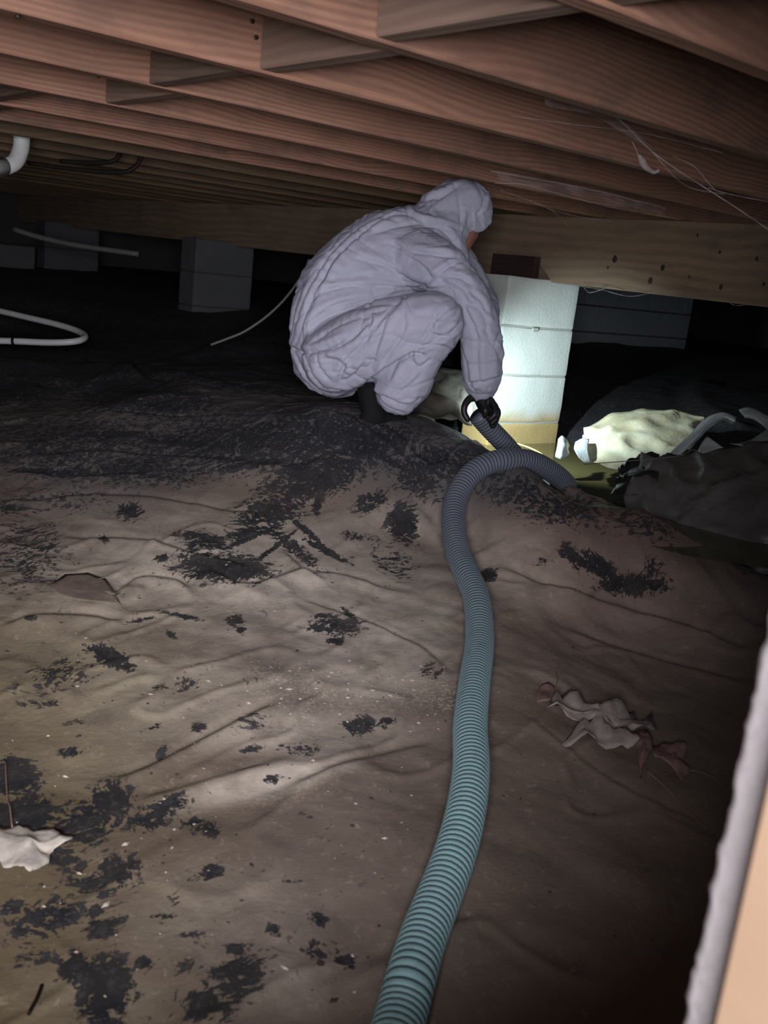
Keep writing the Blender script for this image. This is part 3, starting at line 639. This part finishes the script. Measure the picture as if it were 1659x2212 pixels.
# random soft creasing everywhere
def crease(v):
    w1 = mn.noise(Vector((v[0] * 5, v[1] * 5, v[2] * 5))) * 1.2
    a = abs(mn.noise(Vector((v[0] * 7 + v[2] * 6 + w1, v[1] * 7, v[2] * 12 + w1)))); b = abs(mn.noise(Vector((v[0] * 17 - v[2] * 9 + w1, v[1] * 17 + 7, v[2] * 21 + w1))))
    return -.0055 * math.exp(-a * 16) - .0018 * math.exp(-b * 11)
rn = np.array([crease(v) for v in V]); rn2 = np.array([mn.noise(Vector((v[0] * 9, v[1] * 9, v[2] * 9))) for v in V])
disp += rn + rn2 * .003
V = V + Nn * disp[:, None]
mesh('coverall', V, Fc, M_SUIT, PERSON)

# body: head and neck in one surface (mostly inside the hood)
HEAD = [[(955,520,3.46,26),(985,480,3.47,34),(1000,462,3.48,46),(1002,470,3.48,44)],
        [(1004,488,3.48,30),(1008,505,3.48,24),(1002,520,3.475,21),(1003,533,3.475,14)],
        [(986,505,3.465,22),(996,525,3.465,16)],
        [(1022,500,3.48,12),(1026,510,3.48,7),(1023,514,3.48,6)],
        [(990,512,3.43,6),(989,503,3.43,7)],
        [(1012,522,3.48,6),(1016,523,3.48,4)],
        [(840,600,3.43,70),(740,740,3.40,60)], [(955,520,3.46,26),(840,600,3.43,60)]]
V, Nn, Fc = remesh(HEAD, .004, 2); mesh('body', V, Fc, M_SKIN, PERSON)
BE = [[(998,536,3.47,9),(1004,541,3.47,6)], [(990,530,3.462,9),(998,538,3.465,8)]]
V, Nn, Fc = remesh(BE, .003, 1); mesh('beard', V, Fc, M_HAIR, PERSON)
tube('glasses', [at(1006, 500, 3.452), at(1014, 509, 3.46), at(1021, 513, 3.47), at(1024, 514, 3.475)], [.002, .004, .006, .003], M_LENS, PERSON, 8)
# glove
GL = [[(1041,850,3.31,19),(1044,862,3.31,20),(1052,876,3.32,21),(1054,884,3.33,19)],
      [(1030,856,3.31,11),(1014,862,3.29,8.5),(1004,876,3.28,7.5),(1003,892,3.28,7),(1010,906,3.28,6.5)],
      [(1058,866,3.30,9),(1070,880,3.27,8),(1069,895,3.26,7.5),(1058,906,3.265,7)],
      [(1060,874,3.33,9),(1074,888,3.30,8),(1072,903,3.285,7.5),(1062,914,3.285,7)],
      [(1058,880,3.36,9),(1072,897,3.35,8),(1070,911,3.32,7),(1064,920,3.31,6.5)],
      [(1040,868,3.29,9),(1048,884,3.26,8),(1048,897,3.265,7)]]
V, Nn, Fc = remesh(GL, .0028, 1); mesh('glove', V, Fc, M_GLOVE, PERSON)
# left glove around the torch
GL2 = [[(1043,745,3.62,17),(1042,764,3.60,18)]] + [[(1031 + 6 * i, 758, 3.575 + .01 * i, 6), (1031 + 6 * i, 774, 3.56 + .015 * i, 6), (1039 + 5 * i, 786, 3.58 + .015 * i, 5.5)] for i in range(4)] + [[(1053,752,3.63,7),(1059,770,3.65,6)]]
V, Nn, Fc = remesh(GL2, .003, 1); mesh('glove', V, Fc, M_GLOVE, PERSON)
# boots
def boot(dx, dy, dd):
    B = [[(800+dx,848+dy,3.27+dd,30),(803+dx,880+dy,3.27+dd,26),(812+dx,902+dy,3.27+dd,24)], [(812+dx,902+dy,3.27+dd,22),(840+dx,908+dy,3.3+dd,20),(866+dx,908+dy,3.33+dd,16)], [(792+dx,905+dy,3.26+dd,17),(812+dx,908+dy,3.28+dd,18)]]
    V, Nn, Fc = remesh(B, .006, 2); b = mesh('boot', V, Fc, M_BOOT, PERSON)
    P = catmull(np.array([at(785+dx,918+dy,3.25+dd), at(820+dx,925+dy,3.29+dd), at(872+dx,920+dy,3.35+dd)]), 4)
    Vs, Fs = sweep(P, [.03]*len(P), 10); Vs[:, 2] = P[0][2] + (Vs[:, 2] - P[0][2]) * .4
    mesh('sole', Vs, Fs, M_BOOT, b)
boot(0, 0, 0); boot(10, -22, .28)
# torch in the left hand
TO = empty('torch', tuple(SPOT_POS)); tag(TO, 'small black torch whose white beam lights the block pier', 'torch')
dirv = np.array(SPOT_TGT) - np.array(SPOT_POS); dirv /= np.linalg.norm(dirv); S0 = np.array(SPOT_POS)
V, Fc = sweep(np.array([S0 - dirv * .12, S0 - dirv * .045, S0 - dirv * .035, S0 - dirv * .008]), [.012, .012, .017, .017], 16); mesh('barrel', V, Fc, M_TORCH, TO)
V, Fc = sweep(np.array([S0 - dirv * .008, S0 - dirv * .004]), [.0175, .0175], 16, False); mesh('bezel', V, Fc, M_TORCH, TO)

# ------------------------------------------------------------------ hose
HP = [(800,2420,1.12),(861,2212,1.27),(887,2115,1.33),(915,2023,1.41),(955,1920,1.51),(984,1840,1.59),(1007,1749,1.69),(1018,1657,1.81),(1016,1566,1.95),(1025,1474,2.12),(1036,1383,2.32),(1029,1291,2.5),(1008,1240,2.61),(988,1190,2.72),(979,1125,2.84),(986,1075,2.92),(1012,1030,2.98),(1050,1003,3.02),(1095,993,3.06),(1145,996,3.13),(1188,1017,3.22),(1220,1043,3.32),(1238,1075,3.42)]
HW = [at(*p) for p in HP]
HW += [np.array([2.85, 2.1, -.79]), np.array([2.88, 2.3, -.78]), np.array([2.72, 2.38, -.74]), at(1150, 1030, 3.5), at(1098, 968, 3.43), at(1062, 930, 3.38), at(1033, 897, 3.33)]
HC = catmull(np.array(HW), 14); HC, hs = resample(HC, .0128 / 6)
# rest it on the sheet where it lies
ph = (hs / .0128) % 1.0; cr = .5 - .5 * np.cos(2 * np.pi * ph); cr = cr ** .7
HR = .035 * (.945 + .055 * cr); SEG = 22
V, Fc = sweep(HC, HR, SEG)
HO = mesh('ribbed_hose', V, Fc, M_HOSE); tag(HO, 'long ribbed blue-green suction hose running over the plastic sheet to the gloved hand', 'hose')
setattr_f(HO, 'crest', np.repeat(cr, SEG)); dull_dim = np.clip((hs - .55) / 1.3, 0, 1); setattr_f(HO, 'dull_dim', np.repeat(dull_dim, SEG))

# ------------------------------------------------------------------ pipes and cables
PV = empty('drain_pipe', tuple(at(40, 285, 3.5))); tag(PV, 'stained white drain pipe elbow hanging below the joists at upper left', 'pipe')
tube('elbow', [at(47, 262, 3.55), at(47, 300, 3.55), at(44, 325, 3.55), at(32, 350, 3.53), at(8, 361, 3.50), at(-20, 364, 3.48)], .029, M_PVC, PV, 20)
tube('pipe', [at(47, 235, 3.55), at(47, 297, 3.55)], .031, M_PVC, PV, 20, 1); tube('coupling', [at(10, 360, 3.5), at(-120, 372, 3.3)], .031, M_PVC, PV, 20, 1)
def gtube(pl, rad, mat, name, label, cat, up=None, seg=12, parent=None):
    P = [gp(x, y, rad if up is None else up) for x, y in pl]; o = tube(name, P, rad, mat, parent, seg)
    if label: tag(o, label, cat)
    return o
lp = empty('water_pipe', tuple(gp(60, 738))); tag(lp, 'white flexible pipe loop lying on the dark sheet at left', 'pipe')
PL = [at(x, y, d) for x, y, d in [(-60,660,5.3),(0,672,5.2),(60,686,5.1),(120,700,5.0),(165,714,4.9),(184,727,4.8),(165,737,4.72),(110,740,4.7),(30,737,4.7),(-60,735,4.7)]]
PL = [np.array([p[0], p[1], p[2]]) for p in PL]; tube('pipe', PL, .0155, M_PEX, lp, 14)
tube('clip', [at(26, 737, 4.7), at(32, 737, 4.7)], .0175, M_DARKPIPE, lp, 12, 1)
tag(tube('conduit', [at(30, 495, 6.4), at(80, 511, 6.4), at(150, 527, 6.4), at(220, 538, 6.4), at(300, 549, 6.4)], .018, M_GREYPIPE), 'sagging grey conduit in the dark at far left', 'pipe')
tag(tube('cable', [at(668, 560, 4.6), at(655, 590, 4.6), at(620, 640, 4.6), at(580, 680, 4.6), at(530, 715, 4.6), at(490, 732, 4.6), at(455, 745, 4.6)], .006, M_ROPE), 'loose grey cable hanging down behind the squatting person\'s back', 'cable')
tag(tube('copper_pipe', [at(307, 325, 3.7), at(303, 345, 3.7), at(288, 364, 3.7), at(260, 372, 3.7), at(180, 368, 3.7), at(60, 352, 3.7)], .0085, M_DARKPIPE), 'dark thin pipe bending below the joists, the longer and right-hand of two', 'pipe', 'dark pipes below the joists')
tag(tube('copper_pipe', [at(262, 320, 3.8), at(256, 338, 3.8), at(240, 349, 3.8), at(200, 352, 3.8), at(130, 348, 3.8)], .0085, M_DARKPIPE), 'dark thin pipe bending below the joists, the shorter and left-hand of two', 'pipe', 'dark pipes below the joists')
tag(tube('cord', [at(1085, 950, 4.0), at(1110, 957, 3.95), at(1140, 966, 3.9), at(1165, 978, 3.85), at(1178, 988, 3.8)], .003, M_YELLOW, None, 8), 'thin yellow cord curving at the waterline of the lit pier', 'cord')

# ------------------------------------------------------------------ loose sheet flaps in the pit
def flap(name, rows, mat, label, amp=.02, seed=0, thick=.002, n=9):
    R = [catmull(np.array([at(*p) for p in r]), n) for r in rows]; R = np.array(R); G = np.array([catmull(R[:, j], n) for j in range(R.shape[1])]).transpose(1, 0, 2)
    a, b, _ = G.shape
    du = np.gradient(G, axis=0); dv = np.gradient(G, axis=1); nn = np.cross(du, dv); nn /= np.linalg.norm(nn, axis=2)[..., None] + 1e-9
    for i in range(a):
        for j in range(b):
            v = Vector(G[i, j]); k = 1 - 2 * abs(mn.noise(v * 7 + Vector((seed, 0, 0)))); k2 = mn.noise(v * 20 + Vector((0, seed, 0)))
            G[i, j] += nn[i, j] * (amp * (max(k, 0) ** 2 - .4) + amp * .25 * k2)
    V = G.reshape(-1, 3); Fc = [(i * b + j, i * b + j + 1, (i + 1) * b + j + 1, (i + 1) * b + j) for i in range(a - 1) for j in range(b - 1)]
    o = mesh(name, V, Fc, mat); s = o.modifiers.new('s', 'SOLIDIFY'); s.thickness = thick; tag(o, label, 'plastic sheet'); return o
flap('plastic_flap', [[(1262,925,4.15),(1330,893,4.2),(1400,884,4.22),(1470,888,4.2),(1525,900,4.15)], [(1258,950,4.0),(1320,928,4.0),(1400,922,4.0),(1500,928,4.0)][:4] + [(1515,935,4.0)], [(1250,975,3.88),(1310,965,3.85),(1380,962,3.84),(1450,965,3.82),(1490,968,3.82)], [(1262,990,3.78),(1310,1005,3.72),(1360,1018,3.68),(1410,1008,3.68),(1450,988,3.7)]], M_FLAPL, 'brightly lit pale yellow plastic flap heaped right of the pier', .02, 3)
flap('plastic_flap', [[(1385,985,3.62),(1450,985,3.58),(1520,970,3.54),(1600,962,3.48),(1700,962,3.42)], [(1375,1015,3.5),(1450,1020,3.46),(1520,1015,3.4),(1600,1010,3.34),(1710,1005,3.28)], [(1350,1060,3.42),(1430,1075,3.36),(1520,1075,3.28),(1600,1070,3.2),(1720,1060,3.15)], [(1350,1090,3.4),(1440,1125,3.3),(1530,1150,3.2),(1620,1160,3.12),(1730,1150,3.05)], [(1380,1130,3.38),(1460,1180,3.28),(1540,1220,3.2),(1630,1240,3.12),(1740,1240,3.0)]], M_FLAPD, 'large dark grey plastic flap draped beyond the ridge at right edge', .028, 8)
M_FLAPS = plastic('stained_plastic', (.30, .29, .26), (.10, .085, .065), use_attr=False, rough=.4)
M_FLAPK = plain('wet_black_plastic', (.02, .02, .022), .25, bump=.6, bs=30)
flap('plastic_scrap', [[(1338,1020,3.62),(1362,992,3.64),(1395,984,3.62),(1425,990,3.58)], [(1330,1045,3.52),(1362,1030,3.5),(1395,1022,3.46),(1420,1025,3.46)], [(1318,1065,3.46),(1360,1072,3.42),(1395,1070,3.40),(1425,1060,3.40)]], M_FLAPK, 'crumpled wet black plastic lump at the left end of the dark flap', .03, 21, n=8)
flap('plastic_flap', [[(1425,1000,3.60),(1480,950,3.66),(1520,908,3.72),(1560,893,3.74),(1590,902,3.72)], [(1440,1005,3.58),(1492,955,3.64),(1530,915,3.70),(1562,901,3.72),(1588,910,3.70)], [(1450,1000,3.62),(1500,955,3.70),(1535,922,3.74),(1562,908,3.76),(1586,916,3.74)]], M_FLAPG, 'narrow pale folded plastic edge arching over a dark hollow', .006, 5, n=6)
flap('plastic_flap', [[(1596,888,3.70),(1620,882,3.70),(1650,893,3.68),(1690,915,3.66)], [(1606,898,3.66),(1628,900,3.66),(1655,915,3.64),(1695,935,3.6)], [(1618,902,3.7),(1640,912,3.66),(1660,930,3.6),(1700,955,3.55)]], M_FLAPG, 'curled grey-green plastic edge at the far right end of the pit', .01, 6, n=6)
flap('plastic_flap', [[(1660,930,3.6),(1690,930,3.55),(1720,935,3.5)], [(1620,950,3.52),(1670,950,3.48),(1720,950,3.45)], [(1578,960,3.48),(1640,967,3.45),(1720,968,3.4)]], M_FLAPG, 'grey plastic edge lying on top of the large dark flap', .01, 7, n=6)
flap('plastic_scrap', [[(1508,976,3.5),(1518,955,3.52),(1528,944,3.53)], [(1515,980,3.47),(1530,965,3.5),(1545,955,3.5)], [(1525,978,3.47),(1545,972,3.48),(1562,968,3.48)]], M_FLAPG, 'small pale triangular plastic scrap standing on the dark flap', .004, 2, n=5)
flap('plastic_scrap', [[(1206,948,3.9),(1214,942,3.92),(1224,950,3.92),(1230,962,3.9)], [(1204,962,3.84),(1212,956,3.82),(1222,962,3.82),(1228,972,3.84)], [(1200,988,3.8),(1212,992,3.78),(1222,988,3.8),(1230,980,3.82)]], M_FLAPG, 'rounded pale plastic lump in the water beside the pier', .004, 4, n=6)
flap('plastic_scrap', [[(1243,955,3.86),(1258,948,3.88),(1272,950,3.88)], [(1240,972,3.8),(1256,972,3.8),(1270,975,3.8)], [(1250,990,3.75),(1262,1000,3.74),(1276,1002,3.74)]], M_FLAPG, 'pale crumpled plastic scrap between the pier and the lit flap', .006, 9, n=5)
flap('plastic_flap', [[(880,790,4.6),(930,788,4.6),(990,790,4.55),(1020,790,4.5)], [(880,850,4.25),(930,845,4.2),(985,850,4.15),(1020,850,4.1)], [(870,915,3.95),(930,912,3.9),(985,915,3.85),(1020,912,3.85)]], M_FLAPS, 'mud-stained plastic bank seen between the person\'s leg and arm', .04, 14, n=7)
flap('plastic_scrap', [[(872,908,3.62),(905,895,3.66),(935,905,3.64)], [(880,918,3.58),(915,915,3.58),(945,918,3.58)]], M_FLAPL, 'small bright plastic fold just behind the person\'s boot', .004, 15, n=5)
tag(tube('cord', [at(1262, 1003, 3.6), at(1330, 998, 3.55), at(1420, 990, 3.52), at(1470, 984, 3.5), at(1495, 972, 3.47), at(1512, 977, 3.45)], .0018, M_ROPE, None, 6), 'thin dark cord stretched across the lit flap to the pale scrap', 'cord')
tag(tube('grass_stalk', [at(1512, 977, 3.45), at(1560, 1003, 3.3), at(1610, 1025, 3.2), at(1680, 1062, 3.1)], .0013, M_STEM, None, 6), 'thin dry stalk lying over the dark flap at right', 'stalk')

# ------------------------------------------------------------------ leaves and litter
def leaf(name, outline, mat, label, lift=.012, curl=.012, seed=0, stem=None, smat=None, cat='leaf', sub=4):
    P = np.array([gp(x, y) for x, y in outline]); c = P.mean(0)
    e = P - c; zx = P[:, 2].copy()
    bm = bmesh.new(); cen = bm.verts.new(c + [0, 0, lift]); ring = []
    m_ = 3; rows = []
    Q = []
    for i in range(len(P)):
        a = P[i]; b = P[(i + 1) % len(P)]; Q.append(a); mid = (a + b) / 2; off = (mid - c); off /= np.linalg.norm(off) + 1e-9
        Q.append(mid + off * random.uniform(-.0015, .002))
    Q = np.array(Q); nq = len(Q); V = []
    K = 6
    for k in range(1, K + 1):
        f = k / K
        for q in range(nq):
            p = c + (Q[q] - c) * f
            p = p.copy(); v = Vector(p)
            rad_ = 1 if q % 2 == 0 else -1
            p[2] += lift * (1 - .6 * f) + curl * mn.noise(v * 24 + Vector((seed, 1, 2))) * .9 + .0035 * mn.noise(v * 85) + curl * .6 * f * f * max(0, mn.noise(v * 12 + Vector((0, seed, 0)))) 
            V.append(p)
    V.append(c + [0, 0, lift]); ci = len(V) - 1
    Fc = [(ci, q, (q + 1) % nq) for q in range(nq)]
    for k in range(K - 1):
        for q in range(nq): Fc.append((k * nq + q, (k + 1) * nq + q, (k + 1) * nq + (q + 1) % nq, k * nq + (q + 1) % nq))
    V = np.array(V)
    gz = full_h(V[:, 0][None], V[:, 1][None])[0]; V[:, 2] = np.maximum(V[:, 2], gz + .002)
    g = empty(name, tuple(np.array([c[0], c[1], gz.min()]))); tag(g, label, cat)
    o = mesh('blade', V, Fc, mat, g); s = o.modifiers.new('s', 'SOLIDIFY'); s.thickness = .0008
    if stem is not None:
        S = [gp(x, y, .004 + .006 * (i % 2)) for i, (x, y) in enumerate(stem)]; tube('stem', S, [.0014, .0009], smat or M_STEM, g, 7)
    return g
def lc(L_, x0, y0, s): return [(x0 + x / s, y0 + y / s) for x, y in L_]
LS = 1659 / 450
leaf('dry_leaf', lc([(100,470),(150,400),(220,350),(280,340),(340,330),(370,370),(440,420),(500,400),(600,420),(700,450),(800,470),(850,520),(930,540),(990,600),(940,660),(860,650),(780,640),(740,700),(790,780),(820,830),(740,830),(640,780),(520,740),(420,745),(300,740),(230,710),(300,650),(400,600),(370,590),(260,550),(180,500)], 1150, 1420, LS), M_LEAF, 'large crumpled grey-brown dry leaf right of the hose', .035, .05, 3)
leaf('dry_leaf', lc([(790,690),(830,650),(900,650),(945,690),(945,780),(910,850),(870,920),(855,1010),(845,930),(830,800)], 1150, 1420, LS), M_LEAFR, 'folded reddish-brown leaf lapping over the end of the large crumpled leaf', .03, .015, 5)
leaf('dry_leaf', lc([(950,740),(1000,720),(1040,700),(1100,730),(1200,725),(1215,770),(1190,840),(1210,890),(1255,930),(1210,960),(1185,1010),(1130,930),(1060,880),(960,855)], 1150, 1420, LS), M_LEAFR, 'reddish-brown leaf with pointed lobes nearest the concrete jamb', .018, .016, 6, stem=lc([(1240,920),(1380,970),(1530,1040)], 1150, 1420, LS))
leaf('dry_leaf', lc([(20,300),(60,240),(120,230),(170,260),(175,340),(120,370),(40,370)], 1150, 1420, LS), M_LEAFR, 'small dull red leaf above the large crumpled leaf', .008, .01, 7, stem=lc([(165,300),(195,220),(185,130)], 1150, 1420, LS))
L4 = 1659 / 300
leaf('dry_leaf', lc([(-120,1100),(0,1070),(140,1040),(200,1030),(330,1080),(480,1120),(640,1150),(780,1200),(870,1220),(860,1290),(770,1340),(640,1400),(590,1440),(580,1540),(500,1590),(420,1640),(350,1710),(280,1650),(200,1620),(120,1570),(40,1540),(0,1460),(-100,1420)], 0, 1600, L4), M_LEAFP, 'pale crumpled lobed leaf with upright stem at left edge', .025, .02, 9, stem=lc([(145,1060),(115,860),(85,700),(60,300)], 0, 1600, L4))
leaf('leaf_scrap', [(1232,2098),(1240,2085),(1250,2078),(1258,2088),(1266,2100),(1252,2096),(1242,2104)], M_LEAFR, 'tiny pinkish leaf scrap near the bottom, right of hose', .004, .004, 11)
M_LEAFB = plain('wet_brown_leaf', (.24, .185, .15), .7, ns=60, var=.4)
leaf('dry_leaf', [(105,1265),(140,1245),(190,1240),(228,1252),(255,1300),(262,1312),(220,1305),(170,1300),(120,1285)], M_LEAFB, 'flat brown leaf stuck under mud at left, below the black smears', .003, .005, 12)
tag(gtube([(918+590*0+0, 0)] if False else [(1395,1665),(1440,1705),(1480,1750),(1525,1793)], .0018, M_STEM, 'twig', None, None), 'thin straight twig lying below the reddish leaves', 'twig')
tag(gtube([(90,2133),(80,2160),(62,2200)], .0025, M_DARKPIPE, 'twig', None, None), 'short dark twig near the lower left corner', 'twig')

def chips(name, n, mat, label, region, s0, s1, seed):
    rs = np.random.RandomState(seed); V = []; Fc = []
    cs = [region(rs) for _ in range(n)]
    for (x, y) in cs:
        r = ray(x, y)
        # march coarsely with the base surface, then drop onto the sheet
        p = pix_ground(x, y); 
        V0 = len(V); s = rs.uniform(s0, s1) * (.5 + rs.rand() ** 3 * 1.5); a0 = rs.rand() * 6.28; el = rs.uniform(1, 2.2)
        ca, sa = math.cos(a0), math.sin(a0)
        for (ux, uy, uz) in [(-1,0,0),(1,0,0),(0,-1,0),(0,1,0),(0,0,1),(0,0,-.3)]:
            ux *= el * rs.uniform(.7, 1.2); uy *= rs.uniform(.7, 1.2); V.append([p[0] + (ux * ca - uy * sa) * s, p[1] + (ux * sa + uy * ca) * s, uz * s * .6])
        for f in [(0,2,4),(2,1,4),(1,3,4),(3,0,4),(2,0,5),(1,2,5),(3,1,5),(0,3,5)]: Fc.append([V0 + q for q in f])
    V = np.array(V); cen = V.reshape(-1, 6, 3).mean(1); z = full_h(cen[:, 0][None], cen[:, 1][None])[0]; V[:, 2] += np.repeat(z, 6) + .001
    o = mesh(name, V, Fc, mat, None, False); tag(o, label, 'debris', kind='stuff'); return o
chips('grit', 260, M_CHIP, 'pale crumbs of grit scattered over the sheet left of the hose', lambda rs: (rs.normal(760, 170), rs.normal(1490, 45)) if rs.rand() < .55 else (rs.uniform(20, 960), rs.uniform(1150, 2180)), .0012, .003, 3)
chips('soil_crumbs', 220, M_CHIPD, 'dark soil crumbs scattered over the sheet', lambda rs: (rs.uniform(10, 980), rs.uniform(1150, 2180)) if rs.rand() < .8 else (rs.uniform(1080, 1500), rs.uniform(1200, 2100)), .0015, .0035, 5)

# ------------------------------------------------------------------ cobwebs
def strand(pl, rad, label, name='cobweb', parent=None):
    o = tube(name, [at(*p) for p in pl], rad, M_WEB, parent, 6)
    if label: tag(o, label, 'cobweb')
    return o
cw = empty('cobweb', tuple(at(1560, 420, 2.0))); tag(cw, 'dusty cobweb strands hanging under the joists at upper right', 'cobweb')
for pl, r_ in [([(1200,160,1.9),(1290,225,1.95),(1345,265,2.0),(1400,320,2.0),(1460,365,2.0),(1530,410,2.0),(1600,455,2.0),(1680,510,2.0)], .0014), ([(1455,338,2.0),(1500,360,2.0),(1530,395,2.0),(1545,410,2.0)], .0009), ([(1530,405,2.0),(1570,418,2.0),(1680,440,2.0)], .0010), ([(1410,330,2.0),(1480,400,2.0),(1565,420,2.0)], .0007), ([(1100,250,1.9),(1250,270,1.95),(1400,290,2.0),(1560,330,2.0)], .0005)]: strand(pl, r_, None, 'strand', cw)
hk = empty('cobweb', tuple(at(1390, 345, 2.0))); tag(hk, 'pale curled husk dangling in a cobweb below the joists', 'cobweb')
strand([(1365,305,2.0),(1375,325,2.0),(1382,345,2.0)], .0008, None, 'strand', hk); tube('husk', [at(1380, 335, 2.0), at(1388, 350, 2.0), at(1396, 362, 2.0), at(1412, 372, 2.0), at(1424, 368, 2.0)], [.003, .008, .006, .004, .003], M_WEB, hk, 8)
c3 = empty('cobweb', tuple(at(1200, 430, 2.6))); tag(c3, 'wispy cobweb spread along the joists behind the hood', 'cobweb')
for pl, r_ in [([(1060,370,2.5),(1130,382,2.6),(1200,395,2.7),(1290,412,2.8),(1400,440,2.9)], .0014), ([(1070,395,2.6),(1140,400,2.6),(1230,425,2.7),(1330,450,2.8),(1440,470,2.9)], .0010), ([(1080,410,2.9),(1180,448,3.0),(1210,470,3.1),(1230,492,3.2)], .0013), ([(1180,450,3.0),(1250,468,3.1),(1330,480,3.2)], .0010), ([(1100,392,2.7),(1250,430,2.8),(1340,446,2.9)], .0006)]: strand(pl, r_, None, 'strand', c3)
def film(rows, parent):
    G = np.array([catmull(np.array([at(*p) for p in r]), 6) for r in rows]); a, b, _ = G.shape
    mesh('film', G.reshape(-1, 3), [(i * b + j, i * b + j + 1, (i + 1) * b + j + 1, (i + 1) * b + j) for i in range(a - 1) for j in range(b - 1)], M_WEBS, parent)
film([[(1070,368,2.55),(1200,392,2.7),(1320,418,2.8),(1440,448,2.9)], [(1080,392,2.6),(1200,415,2.75),(1320,440,2.85),(1430,465,2.95)]], c3)
film([[(1150,100,1.8),(1260,190,1.9),(1340,255,1.95),(1400,310,2.0)], [(1180,230,1.85),(1280,250,1.9),(1350,290,1.95),(1420,330,2.0)]], cw)
c4 = empty('cobweb', tuple(at(1300, 630, 4.0))); tag(c4, 'ragged cobweb hanging from the girder edge right of the lit pier', 'cobweb')
for pl, r_ in [([(1252,618,4.2),(1300,626,4.1),(1360,640,4.0),(1420,630,3.9)], .0016), ([(1262,622,4.2),(1275,632,4.15),(1310,622,4.1)], .002), ([(1560,640,3.75),(1590,660,3.75),(1640,650,3.7)], .002)]: strand(pl, r_, None, 'strand', c4)
for px, py, d, rr in [(1022, 128, 1.72, .0045), (444, 238, 2.55, .006)]:
    P = at(px, py, d); V, Fc = sweep(np.array([P + [0, 0, -.006], P, P + [0, 0, .006]]), [rr * .5, rr, rr * .5], 8)
    tag(mesh('egg_sac', V, Fc, M_CHIP), 'tiny white spider egg sac ' + ('on the nearest lit joist' if px > 900 else 'under the joists at upper left'), 'egg sac')
